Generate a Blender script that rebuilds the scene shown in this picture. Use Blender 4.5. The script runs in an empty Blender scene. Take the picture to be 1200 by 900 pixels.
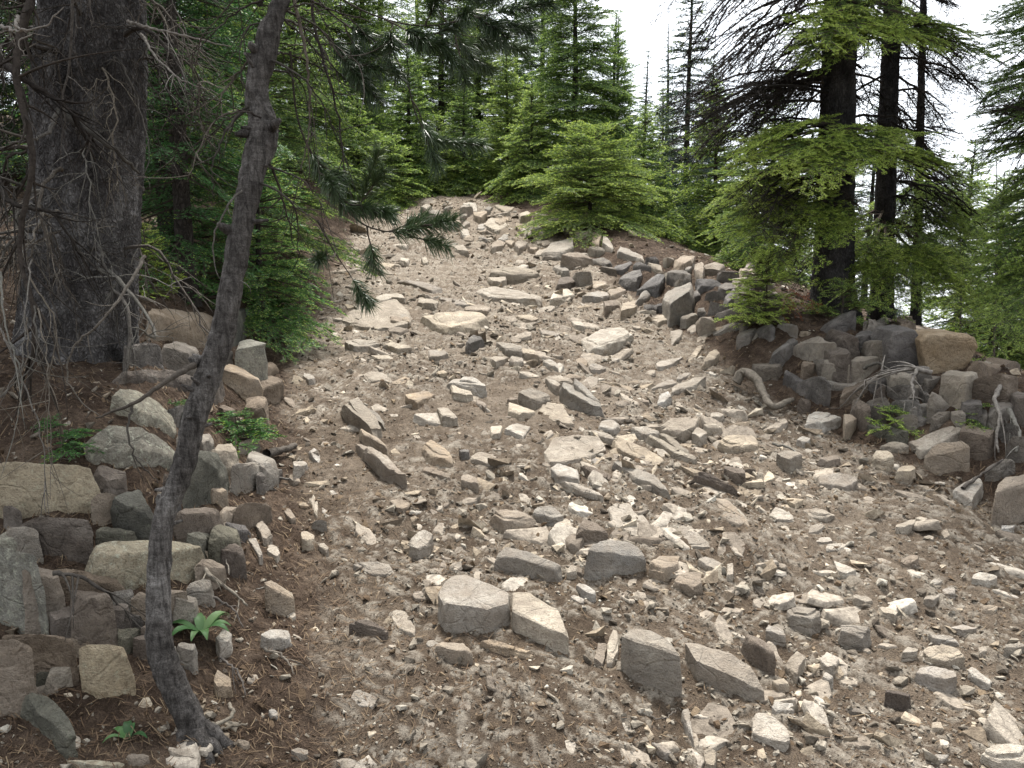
import bpy, bmesh, math, random
import numpy as np
from mathutils import Vector, Matrix

random.seed(11)
RNG = np.random.default_rng(11)
R = math.radians
SC = bpy.context.scene
COL = SC.collection

# ------------------------------------------------------------------ camera
PITCH = R(-8.0)
F = 942.0                       # focal length in pixels of the 1200 wide photo
CAM = np.array([0.0, 0.0, 1.6])
cam_d = bpy.data.cameras.new('camera')
cam = bpy.data.objects.new('camera', cam_d)
COL.objects.link(cam)
cam.location = CAM
cam.rotation_euler = (math.pi / 2 + PITCH, 0, 0)
cam_d.sensor_width = 36.0
cam_d.lens = 36.0 * F / 1200.0
cam_d.clip_end = 12000
SC.camera = cam
_cp, _sp = math.cos(PITCH), math.sin(PITCH)


def ray(px, py):
    """direction with world y = 1"""
    a = (px - 600.0) / F
    b = (450.0 - py) / F
    d = np.array([a, _cp - b * _sp, _sp + b * _cp])
    return d / d[1]


def P(px, py, d):
    return CAM + ray(px, py) * d


# ------------------------------------------------------------------ noise
def _hash(ix, iy, iz, seed=0):
    h = (ix.astype(np.int64) * 374761393 + iy.astype(np.int64) * 668265263 + iz.astype(np.int64) * 2147483647 + seed * 144269504) & 0xFFFFFFFF
    h = ((h ^ (h >> 13)) * 1274126177) & 0xFFFFFFFF
    h = ((h ^ (h >> 16)) * 2246822519) & 0xFFFFFFFF
    return ((h ^ (h >> 15)) & 0xFFFFFF) / float(0xFFFFFF)


def vnoise(p, seed=0):
    """value noise in -1..1, p (N,3) or (N,2)"""
    if p.shape[1] == 2:
        f = np.floor(p); t = p - f
        t = t * t * t * (t * (t * 6 - 15) + 10)
        x, y = f[:, 0].astype(np.int64), f[:, 1].astype(np.int64)
        z = np.zeros_like(x)
        a = _hash(x, y, z, seed); b = _hash(x + 1, y, z, seed)
        c = _hash(x, y + 1, z, seed); d = _hash(x + 1, y + 1, z, seed)
        a = a + (b - a) * t[:, 0]; c = c + (d - c) * t[:, 0]
        return (a + (c - a) * t[:, 1]) * 2 - 1
    f = np.floor(p); t = p - f
    t = t * t * t * (t * (t * 6 - 15) + 10)
    i = f.astype(np.int64)
    out = 0
    for dz in (0, 1):
        a = _hash(i[:, 0], i[:, 1], i[:, 2] + dz, seed); b = _hash(i[:, 0] + 1, i[:, 1], i[:, 2] + dz, seed)
        c = _hash(i[:, 0], i[:, 1] + 1, i[:, 2] + dz, seed); d = _hash(i[:, 0] + 1, i[:, 1] + 1, i[:, 2] + dz, seed)
        a = a + (b - a) * t[:, 0]; c = c + (d - c) * t[:, 0]
        w = t[:, 2] if dz else 1 - t[:, 2]
        out = out + (a + (c - a) * t[:, 1]) * w
    return out * 2 - 1


def fbm(p, octv=4, seed=0, gain=0.5):
    s = 0; a = 1.0; n = 0
    for k in range(octv):
        s = s + a * vnoise(p * (2.03 ** k) + 17.3 * k, seed + k); n += a; a *= gain
    return s / n


def worley(p, seed=0):
    """p (N,2): nearest id hash, offset to the nearest centre, F2-F1"""
    f = np.floor(p)
    b1 = np.full(len(p), 9.0); b2 = np.full(len(p), 9.0)
    bid = np.zeros(len(p)); off = np.zeros((len(p), 2))
    for dx in (-1, 0, 1):
        for dy in (-1, 0, 1):
            cx = f[:, 0] + dx; cy = f[:, 1] + dy
            zx = np.zeros(len(p), dtype=np.int64)
            hx = _hash(cx, cy, zx, seed); hy = _hash(cx, cy, zx + 1, seed)
            q = np.stack([cx + hx, cy + hy], 1) - p
            d = np.sqrt((q ** 2).sum(1))
            m = d < b1
            b2 = np.where(m, b1, np.minimum(b2, d))
            b1 = np.where(m, d, b1)
            bid = np.where(m, _hash(cx, cy, zx + 2, seed), bid)
            off[m] = q[m]
    return bid, off, b2 - b1


def S(t):
    t = np.clip(t, 0, 1)
    return t * t * (3 - 2 * t)


# ------------------------------------------------------------------ terrain
TY = [-3000, -20, 0, 7, 9, 12.4, 13.6, 20, 40, 200, 4000]
TZ = [-150, -3, 0, 1.40, 1.86, 2.70, 2.80, 2.75, 1.2, -30, -420]
LY = [-20, 0, 1.5, 1.95, 3.15, 5.0, 8.7, 12.6, 16, 40, 4000]
LX = [-.6, -.3, -.36, -.43, -.83, -1.42, -1.75, -2.2, -4.0, -18, -900]
RY = [-20, 0, 2, 3.2, 3.9, 4.9, 5.9, 8, 11, 13, 16, 40, 4000]
RX = [4, 3.2, 2.7, 2.05, 1.70, 1.38, 1.20, .86, .12, -.7, -2.4, -15, -800]


def edges(y):
    return np.interp(y, LY, LX), np.interp(y, RY, RX)


def H(x, y):
    x = np.asarray(x, float); y = np.asarray(y, float)
    z = np.interp(y, TY, TZ)
    xl, xr = edges(y)
    u = xl - x
    left = .60 * S(u / .85) * (.34 + .66 * S((y - 1.75) / 1.0)) + .13 * np.clip(u - .9, 0, 25)
    v = x - xr
    right = np.interp(y, [0, 6, 9, 12], [.27, .25, .10, .04]) * S(v / .55) - .34 * np.clip(v - .85, 0, 12) - .16 * np.clip(v - 13, 0, 250)
    return z + np.where(u > 0, left, 0) + np.where(v > 0, right, 0)


def micro(x, y):
    p = np.stack([np.asarray(x, float), np.asarray(y, float)], 1)
    xl, xr = edges(p[:, 1])
    wob = .10 * fbm(p * 2.2, 3, 5)
    inside = S((p[:, 0] - xl + wob) / .18 + .5) * S((xr - p[:, 0] + wob) / .18 + .5)
    m = .050 * fbm(p * 1.3, 3, 1) + .024 * fbm(p * 4.5, 3, 2) + .011 * fbm(p * 14, 3, 3) + .007 * fbm(p * 38, 2, 4) * (1 + .5 * (1 - inside))
    # stones packed into the trail: tilted plates
    c, s = math.cos(R(32)), math.sin(R(32))
    q = np.stack([p[:, 0] * c - p[:, 1] * s, p[:, 0] * s + p[:, 1] * c], 1)
    q = q + .05 * np.stack([fbm(p * 4, 2, 31), fbm(p * 4, 2, 32)], 1)
    st = np.zeros(len(p)); add = np.zeros(len(p))
    for sx, sy, thr, amp, sd in ((11, 19, .66, .014, 8), (26, 40, .66, .007, 9)):
        bid, off, ed = worley(q * np.array([sx, sy]), sd)
        on = (bid > thr).astype(float)
        k = (bid - thr) / (1 - thr)
        e = S(ed / (.30 if amp > .05 else .22))
        tilt = (off[:, 0] * (k - .5) * 2.2 + off[:, 1] * (.5 + .9 * (1 - k))) * amp * 1.2
        add = np.where(on > 0, np.maximum(add, e * (amp * (.05 + .45 * k) + tilt)), add)
        st = np.maximum(st, on * np.clip((e * (amp * (.05 + .45 * k) + tilt)) / amp * 2.5, 0, 1))
    patch = S(fbm(p * .9, 3, 21) * 1.6 + .75)
    m = m + add * inside * patch
    return m, inside, st * inside * (patch > .35) * .75


def hit(px, py, h=0.0):
    d = ray(px, py)
    t = np.concatenate([np.linspace(.8, 6, 1500), np.linspace(6.01, 40, 1500)])
    g = CAM[2] + d[2] * t - H(d[0] * t, t) - h
    k = np.where(g < 0)[0]
    if len(k) == 0:
        tt = 14.0
    elif k[0] == 0:
        tt = t[0]
    else:
        i = k[0]
        tt = t[i - 1] + (t[i] - t[i - 1]) * g[i - 1] / (g[i - 1] - g[i])
    return np.array([d[0] * tt, tt, CAM[2] + d[2] * tt])


# ------------------------------------------------------------------ mesh helpers
def mesh_np(name, verts, faces, mats=(), mat_idx=None, smooth=True, attrs=None, sharp=None):
    """faces: list of int arrays (M,k)"""
    me = bpy.data.meshes.new(name)
    verts = np.ascontiguousarray(verts, dtype=np.float32)
    me.vertices.add(len(verts))
    me.vertices.foreach_set('co', verts.ravel())
    faces = [np.asarray(f, dtype=np.int32) for f in faces if len(f)]
    tot = sum(f.size for f in faces); nf = sum(len(f) for f in faces)
    me.loops.add(tot); me.polygons.add(nf)
    me.loops.foreach_set('vertex_index', np.concatenate([f.ravel() for f in faces]).astype(np.int32))
    sizes = np.concatenate([np.full(len(f), f.shape[1], dtype=np.int32) for f in faces])
    st = np.concatenate([[0], np.cumsum(sizes)[:-1]]).astype(np.int32)
    me.polygons.foreach_set('loop_start', st)
    for m in mats:
        me.materials.append(m)
    if mat_idx is not None:
        me.polygons.foreach_set('material_index', np.asarray(mat_idx, dtype=np.int32))
    me.polygons.foreach_set('use_smooth', np.full(nf, bool(smooth)))
    me.update(calc_edges=True)
    for k, a in (attrs or {}).items():
        at = me.attributes.new(k, 'FLOAT', 'POINT')
        at.data.foreach_set('value', np.asarray(a, dtype=np.float32))
    if sharp is not None:
        me.set_sharp_from_angle(angle=sharp)
    me.validate()
    return me


def obj(name, me, parent=None, loc=None):
    o = bpy.data.objects.new(name, me)
    COL.objects.link(o)
    if parent is not None:
        o.parent = parent
    if loc is not None:
        o.location = loc
    return o


def tag(o, label=None, cat=None, group=None, kind=None):
    if label: o['label'] = label
    if cat: o['category'] = cat
    if group: o['group'] = group
    if kind: o['kind'] = kind
    return o


def thing(name, label, cat, loc, group=None):
    o = bpy.data.objects.new(name, None)
    COL.objects.link(o)
    o.location = loc
    o.empty_display_size = .1
    return tag(o, label, cat, group)


def frames(pts):
    t = np.gradient(pts, axis=0)
    t /= np.linalg.norm(t, axis=1)[:, None] + 1e-9
    a = np.array([0.0, 0.0, 1.0]) if abs(t[0, 2]) < .8 else np.array([1.0, 0, 0])
    u = np.zeros_like(t)
    v = a
    for i in range(len(t)):
        v = v - t[i] * (v @ t[i])
        n = np.linalg.norm(v)
        v = v / n if n > 1e-6 else np.cross(t[i], [0.3, .5, .8])
        u[i] = v
    return t, u, np.cross(t, u)


class Soup:
    """collects tubes and triangles"""
    def __init__(self):
        self.v = []; self.q = []; self.t = []; self.mq = []; self.mt = []; self.a = []; self.n = 0

    def tube(self, pts, rad, sides=5, mat=0, tint=.5, disp=None):
        pts = np.asarray(pts, float); rad = np.broadcast_to(np.asarray(rad, float), (len(pts),))
        _, u, w = frames(pts)
        th = np.arange(sides) * 2 * math.pi / sides
        ring = np.cos(th)[None, :, None] * u[:, None, :] + np.sin(th)[None, :, None] * w[:, None, :]
        v = (pts[:, None, :] + ring * rad[:, None, None]).reshape(-1, 3)
        if disp is not None:
            v = disp(v, np.repeat(pts, sides, 0), ring.reshape(-1, 3), np.repeat(rad, sides))
        n = len(pts)
        i = np.arange(n - 1)[:, None] * sides; j = np.arange(sides)[None, :]; k = (j + 1) % sides
        q = np.stack([i + j, i + k, i + sides + k, i + sides + j], -1).reshape(-1, 4) + self.n
        self.v.append(v); self.q.append(q); self.mq.append(np.full(len(q), mat)); self.a.append(np.full(len(v), tint)); self.n += len(v)
        # close the tip
        tip = np.arange(sides) + (n - 1) * sides + self.n - len(v)
        tr = np.stack([np.full(sides - 2, tip[0]), tip[1:-1], tip[2:]], 1)
        self.t.append(tr); self.mt.append(np.full(len(tr), mat))

    def tris(self, v, mats, tint):
        """v (M,3,3)"""
        m = len(v)
        self.v.append(v.reshape(-1, 3)); self.t.append(np.arange(3 * m).reshape(m, 3) + self.n)
        self.mt.append(np.broadcast_to(mats, (m,))); self.a.append(np.repeat(np.broadcast_to(tint, (m,)), 3)); self.n += 3 * m

    def polys(self, v, faces, mat=0, tint=.5):
        """v (N,3), faces (M,3|4)"""
        f = np.asarray(faces) + self.n
        if f.shape[1] == 4: self.q.append(f); self.mq.append(np.full(len(f), mat))
        else: self.t.append(f); self.mt.append(np.full(len(f), mat))
        self.v.append(v); self.a.append(np.broadcast_to(tint, (len(v),))); self.n += len(v)

    def mesh(self, name, mats, smooth=False, origin=None):
        v = np.concatenate(self.v)
        if origin is not None: v = v - np.asarray(origin)
        fs, mi = [], []
        if self.q: fs.append(np.concatenate(self.q)); mi.append(np.concatenate(self.mq))
        if self.t: fs.append(np.concatenate(self.t)); mi.append(np.concatenate(self.mt))
        return mesh_np(name, v, fs, mats, np.concatenate(mi), smooth, {'tint': np.concatenate(self.a)})


def smooth_path(pts, n):
    """Catmull-Rom through pts"""
    pts = np.asarray(pts, float)
    t = np.concatenate([[0], np.cumsum(np.linalg.norm(np.diff(pts[:, :3], axis=0), axis=1))])
    s = np.linspace(0, t[-1], n)
    out = np.zeros((n, pts.shape[1]))
    m = np.gradient(pts, t, axis=0) if len(pts) > 2 else np.repeat((pts[1:] - pts[:1]) / t[-1], 2, 0)
    k = np.clip(np.searchsorted(t, s, side='right') - 1, 0, len(t) - 2)
    h = (t[k + 1] - t[k])[:, None]; x = ((s - t[k]) / (t[k + 1] - t[k]))[:, None]
    out = (2 * x**3 - 3 * x**2 + 1) * pts[k] + (x**3 - 2 * x**2 + x) * h * m[k] + (-2 * x**3 + 3 * x**2) * pts[k + 1] + (x**3 - x**2) * h * m[k + 1]
    return out


# ------------------------------------------------------------------ materials
def new_mat(name):
    m = bpy.data.materials.new(name); m.use_nodes = True
    nt = m.node_tree; nt.nodes.clear()
    return m, nt, nt.nodes.new, nt.links.new


def ramp(N, L, fac, stops):
    r = N('ShaderNodeValToRGB')
    el = r.color_ramp.elements
    while len(el) < len(stops): el.new(.5)
    for e, (p, c) in zip(el, stops):
        e.position = p; e.color = (*c, 1)
    L(fac, r.inputs[0])
    return r.outputs[0]


def mixc(N, L, fac, a, b, mode='MIX'):
    m = N('ShaderNodeMix'); m.data_type = 'RGBA'; m.blend_type = mode
    if isinstance(fac, (int, float)): m.inputs[0].default_value = fac
    else: L(fac, m.inputs[0])
    for s, i in ((a, 6), (b, 7)):
        if isinstance(s, tuple): m.inputs[i].default_value = (*s, 1)
        else: L(s, m.inputs[i])
    return m.outputs[2]


def noise(N, L, vec, scale, detail=4, rough=.6, dist=0):
    n = N('ShaderNodeTexNoise'); n.inputs['Scale'].default_value = scale; n.inputs['Detail'].default_value = detail
    n.inputs['Roughness'].default_value = rough; n.inputs['Distortion'].default_value = dist
    L(vec, n.inputs['Vector'])
    return n.outputs[0]


def math_(N, L, op, a, b=0.0, clamp=False):
    m = N('ShaderNodeMath'); m.operation = op; m.use_clamp = clamp
    for s, i in ((a, 0), (b, 1)):
        if isinstance(s, (int, float)): m.inputs[i].default_value = s
        else: L(s, m.inputs[i])
    return m.outputs[0]


def finish(N, L, col, height=None, dist=.01, rough=.9, spec=.2, strength=1.0):
    b = N('ShaderNodeBsdfPrincipled'); o = N('ShaderNodeOutputMaterial')
    L(col, b.inputs['Base Color']); b.inputs['Roughness'].default_value = rough
    b.inputs['Specular IOR Level'].default_value = spec
    if height is not None:
        bp = N('ShaderNodeBump'); bp.inputs['Distance'].default_value = dist; bp.inputs['Strength'].default_value = strength
        L(height, bp.inputs['Height']); L(bp.outputs[0], b.inputs['Normal'])
    L(b.outputs[0], o.inputs[0])
    return b


def rock_mat(name, c0, c1, c2, lichen=None, lich_amt=.55, streak=.22, dusty=0.0):
    m, nt, N, L = new_mat(name)
    g = N('ShaderNodeNewGeometry'); oi = N('ShaderNodeObjectInfo')
    vec = N('ShaderNodeVectorMath'); vec.operation = 'ADD'
    L(g.outputs['Position'], vec.inputs[0])
    cmb = N('ShaderNodeCombineXYZ'); 
    r13 = math_(N, L, 'MULTIPLY', oi.outputs['Random'], 13.0)
    for i in range(3): L(r13, cmb.inputs[i])
    L(cmb.outputs[0], vec.inputs[1])
    p = vec.outputs[0]
    n1 = noise(N, L, p, 7, 6, .65, .6)
    n2 = noise(N, L, p, 45, 5, .7)
    n3 = noise(N, L, p, 180, 3, .7)
    base = ramp(N, L, n1, [(.28, c0), (.5, c1), (.72, c2)])
    # rust and dust tones from stone to stone
    tone = ramp(N, L, oi.outputs['Random'], [(0, (.74, .72, .72)), (.3, (1.05, 1.0, .93)), (.6, (.92, .93, .95)), (.8, (1.1, 1.0, .86)), (1, (1.16, 1.12, 1.05))])
    base = mixc(N, L, 1.0, base, tone, 'MULTIPLY')
    sp = ramp(N, L, n2, [(.33, (.58, .55, .52)), (.5, (1, 1, 1)), (.7, (1.15, 1.13, 1.08))])
    base = mixc(N, L, .75, base, sp, 'MULTIPLY')
    sp2 = ramp(N, L, n3, [(.35, (.62, .6, .58)), (.55, (1.08, 1.08, 1.08))])
    base = mixc(N, L, .38, base, sp2, 'MULTIPLY')
    # stain bands along the bedding
    mp = N('ShaderNodeMapping'); mp.inputs['Scale'].default_value = (3, 4, 14); mp.inputs['Rotation'].default_value = (.35, .3, 0)
    L(p, mp.inputs[0])
    n4 = noise(N, L, mp.outputs[0], 1.6, 4, .6, .4)
    band = ramp(N, L, n4, [(.35, (.7, .62, .54)), (.52, (1, 1, 1))])
    base = mixc(N, L, streak, base, band, 'MULTIPLY')
    if lichen:
        n5 = noise(N, L, p, 55, 6, .8, .1)
        k = ramp(N, L, n5, [(lich_amt, (0, 0, 0)), (lich_amt + .12, (.8, .8, .8))])
        base = mixc(N, L, k, base, lichen)
    if dusty:       # trail dust rubbed into the stone in patches
        nd = noise(N, L, p, 11, 5, .7, .2)
        k = ramp(N, L, nd, [(.38, (0, 0, 0)), (.62, (dusty, dusty, dusty))])
        base = mixc(N, L, k, base, (.225, .187, .147))
    v = N('ShaderNodeTexVoronoi'); v.feature = 'DISTANCE_TO_EDGE'; v.inputs['Scale'].default_value = 6
    nz = N('ShaderNodeTexNoise'); nz.inputs['Scale'].default_value = 5; L(p, nz.inputs['Vector'])
    L(mixc(N, L, .25, p, nz.outputs['Color']), v.inputs['Vector'])
    crack = ramp(N, L, v.outputs[0], [(0, (0, 0, 0)), (.03, (1, 1, 1))])
    h = math_(N, L, 'ADD', math_(N, L, 'MULTIPLY', n2, .55), math_(N, L, 'MULTIPLY', n3, .22))
    h = math_(N, L, 'ADD', h, math_(N, L, 'MULTIPLY', n4, .25))
    h = math_(N, L, 'ADD', h, math_(N, L, 'MULTIPLY', crack, .18))
    finish(N, L, base, h, .022, .88, .25)
    return m


MAT = {}
MAT['pale'] = rock_mat('pale_trail_rock', (.235, .212, .18), (.355, .328, .287), (.45, .418, .368), dusty=.75)
MAT['white'] = rock_mat('white_fresh_rock', (.31, .29, .255), (.43, .405, .362), (.50, .47, .42), dusty=.6)
MAT['tan'] = rock_mat('tan_rock', (.19, .155, .12), (.30, .255, .205), (.42, .375, .315), dusty=.7)
MAT['grey'] = rock_mat('grey_rock', (.16, .15, .135), (.25, .235, .21), (.36, .34, .30), dusty=.5)
MAT['dark'] = rock_mat('dark_berm_rock', (.075, .071, .067), (.14, .132, .125), (.24, .228, .214))
MAT['brown'] = rock_mat('brown_rock', (.085, .07, .058), (.145, .122, .102), (.23, .20, .17))
MAT['ochre'] = rock_mat('ochre_rock', (.19, .145, .095), (.27, .22, .16), (.35, .305, .24))
MAT['lichen'] = rock_mat('lichen_boulder', (.15, .145, .125), (.25, .24, .20), (.34, .32, .27), (.42, .42, .33), .52)
MAT['yellow'] = rock_mat('yellow_lichen_boulder', (.22, .195, .145), (.34, .305, .24), (.44, .405, .325), (.46, .44, .32), .55)
MAT['mossy'] = rock_mat('dark_mossy_boulder', (.05, .052, .045), (.10, .10, .085), (.17, .17, .145), (.20, .22, .15), .6)


def ground_mat(name, litter):
    m, nt, N, L = new_mat(name)
    g = N('ShaderNodeNewGeometry'); p = g.outputs['Position']
    at = N('ShaderNodeAttribute'); at.attribute_name = 'stone'
    at2 = N('ShaderNodeAttribute'); at2.attribute_name = 'inside'
    n1 = noise(N, L, p, 1.1, 5, .6, .3)
    n2 = noise(N, L, p, 9, 6, .7, .3)
    n3 = noise(N, L, p, 60, 5, .75)
    n4 = noise(N, L, p, 240, 3, .75)
    dust = ramp(N, L, n1, [(.3, (.080, .060, .043)), (.5, (.128, .100, .075)), (.72, (.192, .157, .122))])
    pale = ramp(N, L, n1, [(.3, (.150, .119, .092)), (.5, (.215, .178, .140)), (.72, (.29, .25, .204))])
    sp = N('ShaderNodeSeparateXYZ'); L(p, sp.inputs[0])
    up = math_(N, L, 'ADD', math_(N, L, 'MULTIPLY', math_(N, L, 'SUBTRACT', sp.outputs[1], 2.6), .30), math_(N, L, 'MULTIPLY', math_(N, L, 'SUBTRACT', n2, .5), 1.6), True)
    dust = mixc(N, L, up, dust, pale)          # drier and dustier higher up the slope
    bank = ramp(N, L, n2, [(.3, (.048, .034, .025)), (.55, (.085, .061, .045)), (.75, (.14, .104, .078))])
    edge = math_(N, L, 'ADD', at2.outputs['Fac'], math_(N, L, 'MULTIPLY', math_(N, L, 'SUBTRACT', n2, .5), 1.2), True)
    col = mixc(N, L, edge, bank, dust)
    col = mixc(N, L, .7, col, ramp(N, L, n2, [(.3, (.62, .58, .55)), (.55, (1, 1, 1)), (.75, (1.25, 1.22, 1.18))]), 'MULTIPLY')
    col = mixc(N, L, .8, col, ramp(N, L, n3, [(.3, (.5, .47, .45)), (.52, (1, 1, 1)), (.72, (1.5, 1.48, 1.42))]), 'MULTIPLY')
    col = mixc(N, L, .7, col, ramp(N, L, n4, [(.3, (.55, .55, .55)), (.6, (1.3, 1.28, 1.25))]), 'MULTIPLY')
    st = ramp(N, L, n2, [(.3, (.25, .215, .175)), (.55, (.37, .33, .275)), (.75, (.47, .435, .375))])
    st = mixc(N, L, .7, st, ramp(N, L, n3, [(.3, (.62, .6, .58)), (.6, (1.1, 1.1, 1.08))]), 'MULTIPLY')
    sf = math_(N, L, 'MULTIPLY', at.outputs['Fac'], ramp(N, L, n3, [(.33, (.25, .25, .25)), (.5, (1, 1, 1))]))
    col = mixc(N, L, sf, col, st)
    h = math_(N, L, 'ADD', math_(N, L, 'MULTIPLY', n3, .8), math_(N, L, 'MULTIPLY', n4, .35))
    finish(N, L, col, h, .02, .95, .1)
    return m


MAT['trail'] = ground_mat('trail_dirt', False)
MAT['ground'] = ground_mat('forest_soil', True)


def tint_mat(name, stops, rough=.85, spec=.2, translucent=0.0, bump=None):
    """colour picked by the per-piece tint attribute"""
    m, nt, N, L = new_mat(name)
    at = N('ShaderNodeAttribute'); at.attribute_name = 'tint'
    oi = N('ShaderNodeObjectInfo')
    col = ramp(N, L, at.outputs['Fac'], stops)
    tone = ramp(N, L, oi.outputs['Random'], [(0, (.86, .92, .9)), (.5, (1, 1, 1)), (1, (1.12, 1.08, .95))])
    col = mixc(N, L, 1.0, col, tone, 'MULTIPLY')
    h = None
    if bump and (name.endswith('wood') or 'stone' in name):
        g2 = N('ShaderNodeNewGeometry')
        nn = noise(N, L, g2.outputs['Position'], 45, 5, .7, .5)
        col = mixc(N, L, .8, col, ramp(N, L, nn, [(.32, (.38, .35, .33)), (.5, (.9, .88, .86)), (.68, (1.35, 1.32, 1.28))]), 'MULTIPLY')
    if bump:
        g = N('ShaderNodeNewGeometry')
        h = noise(N, L, g.outputs['Position'], bump, 4, .7)
    b = finish(N, L, col, h, .006, rough, spec)
    if translucent:
        o = [n for n in nt.nodes if n.type == 'OUTPUT_MATERIAL'][0]
        t = N('ShaderNodeBsdfTranslucent'); L(col, t.inputs[0])
        mx = N('ShaderNodeMixShader'); mx.inputs[0].default_value = translucent
        L(b.outputs[0], mx.inputs[1]); L(t.outputs[0], mx.inputs[2]); L(mx.outputs[0], o.inputs[0])
    return m


MAT['needle'] = tint_mat('fir_needles', [(0, (.045, .09, .03)), (.5, (.11, .18, .05)), (1, (.18, .26, .07))], .5, .35, .42)
MAT['needle_dark'] = tint_mat('dark_fir_needles', [(0, (.024, .052, .024)), (.5, (.052, .098, .04)), (1, (.085, .14, .055))], .5, .35, .2)
MAT['needle_blue'] = tint_mat('bluish_fir_needles', [(0, (.03, .055, .045)), (.5, (.055, .095, .075)), (1, (.085, .13, .10))], .5, .35, .2)
MAT['needle_green'] = tint_mat('seedling_needles', [(0, (.03, .085, .024)), (.5, (.06, .155, .04)), (1, (.11, .23, .055))], .5, .35, .3)
MAT['tip'] = tint_mat('new_growth_needles', [(0, (.15, .24, .04)), (.5, (.34, .45, .085)), (1, (.46, .56, .15))], .5, .35, .42)
MAT['red'] = tint_mat('dead_red_needles', [(0, (.14, .035, .018)), (1, (.30, .09, .04))], .7, .2, .2)
MAT['pine'] = tint_mat('pine_needles', [(0, (.030, .050, .020)), (.5, (.055, .088, .034)), (1, (.095, .135, .055))], .4, .45, .15)
MAT['twig'] = tint_mat('twig_bark', [(0, (.035, .028, .022)), (.5, (.085, .07, .056)), (1, (.17, .145, .12))], .9, .15)
MAT['deadwood'] = tint_mat('dead_grey_wood', [(0, (.045, .038, .033)), (.5, (.125, .112, .10)), (1, (.26, .24, .215))], .85, .2, 0, 120)
MAT['darkwood'] = tint_mat('dark_dead_wood', [(0, (.022, .019, .017)), (.5, (.045, .038, .034)), (1, (.10, .088, .078))], .9, .1, 0, 120)
MAT['litter'] = tint_mat('fallen_needles', [(0, (.05, .03, .019)), (.5, (.115, .07, .043)), (1, (.22, .155, .098))], .8, .2)
MAT['gravel'] = tint_mat('gravel_stone', [(0, (.09, .072, .057)), (.35, (.19, .16, .13)), (.6, (.31, .268, .22)), (1, (.46, .42, .365))], .9, .2, 0, 150)
MAT['crumb'] = tint_mat('soil_crumbs', [(0, (.055, .038, .027)), (.5, (.11, .08, .058)), (1, (.19, .148, .11))], .95, .1, 0, 200)
MAT['leaf'] = tint_mat('broad_leaves', [(0, (.022, .06, .02)), (.5, (.045, .11, .034)), (1, (.12, .19, .08))], .55, .25, .3)


def bark_mat(name, c0, c1, c2, sx=1.0, bumpd=.02):
    m, nt, N, L = new_mat(name)
    g = N('ShaderNodeNewGeometry')
    mp = N('ShaderNodeMapping'); mp.inputs['Scale'].default_value = (1, 1, .55); L(g.outputs['Position'], mp.inputs[0])
    p = mp.outputs[0]
    v2 = N('ShaderNodeTexVoronoi'); v2.feature = 'DISTANCE_TO_EDGE'; v2.inputs['Scale'].default_value = 85 * sx
    nz = N('ShaderNodeTexNoise'); nz.inputs['Scale'].default_value = 28; nz.inputs['Detail'].default_value = 4; L(p, nz.inputs['Vector'])
    L(mixc(N, L, .05, p, nz.outputs['Color']), v2.inputs['Vector'])
    n1 = noise(N, L, p, 9 * sx, 5, .65)
    n2 = noise(N, L, p, 130 * sx, 4, .7)
    col = ramp(N, L, n1, [(.3, c0), (.52, c1), (.72, c2)])
    col = mixc(N, L, .4, col, ramp(N, L, v2.outputs[0], [(0, (.45, .43, .42)), (.15, (1, 1, 1)), (.4, (1.2, 1.18, 1.16))]), 'MULTIPLY')
    col = mixc(N, L, .6, col, ramp(N, L, n2, [(.35, (.6, .6, .6)), (.6, (1.2, 1.2, 1.2))]), 'MULTIPLY')
    h = math_(N, L, 'ADD', math_(N, L, 'MULTIPLY', math_(N, L, 'MINIMUM', v2.outputs[0], .25), 2.0), math_(N, L, 'MULTIPLY', n2, .4))
    finish(N, L, col, h, bumpd, .95, .05)
    return m


MAT['bark_spruce'] = bark_mat('spruce_bark', (.045, .042, .041), (.13, .123, .12), (.34, .33, .32), 1.0, .025)
def smooth_bark(name, c0, c1, c2):
    m, nt, N, L = new_mat(name)
    g = N('ShaderNodeNewGeometry'); p = g.outputs['Position']
    mp = N('ShaderNodeMapping'); mp.inputs['Scale'].default_value = (1, 1, .22); L(p, mp.inputs[0])
    mh = N('ShaderNodeMapping'); mh.inputs['Scale'].default_value = (.35, .35, 1.6); L(p, mh.inputs[0])
    n1 = noise(N, L, p, 6, 5, .65, .5); n2 = noise(N, L, mp.outputs[0], 95, 5, .7, .4); n3 = noise(N, L, mh.outputs[0], 70, 4, .65); n4 = noise(N, L, p, 260, 3, .7)
    col = ramp(N, L, n1, [(.3, c0), (.52, c1), (.74, c2)])
    for n, f, lo, hi in ((n2, .9, .28, 1.35), (n3, .6, .5, 1.2), (n4, .6, .45, 1.3)):
        col = mixc(N, L, f, col, ramp(N, L, n, [(.34, (lo, lo * .97, lo * .95)), (.62, (hi, hi, hi))]), 'MULTIPLY')
    h = math_(N, L, 'ADD', math_(N, L, 'MULTIPLY', n2, .7), math_(N, L, 'ADD', math_(N, L, 'MULTIPLY', n3, .4), math_(N, L, 'MULTIPLY', n4, .3)))
    finish(N, L, col, h, .012, .9, .12)
    return m


MAT['bark_pine'] = smooth_bark('pine_bark', (.045, .041, .038), (.105, .097, .090), (.22, .208, .195))
MAT['bark_dark'] = bark_mat('dark_fir_bark', (.020, .019, .019), (.050, .047, .047), (.12, .113, .11), .7, .02)
MAT['bark_far'] = bark_mat('fir_bark', (.03, .026, .023), (.055, .048, .043), (.10, .088, .08), .5, .02)

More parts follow.
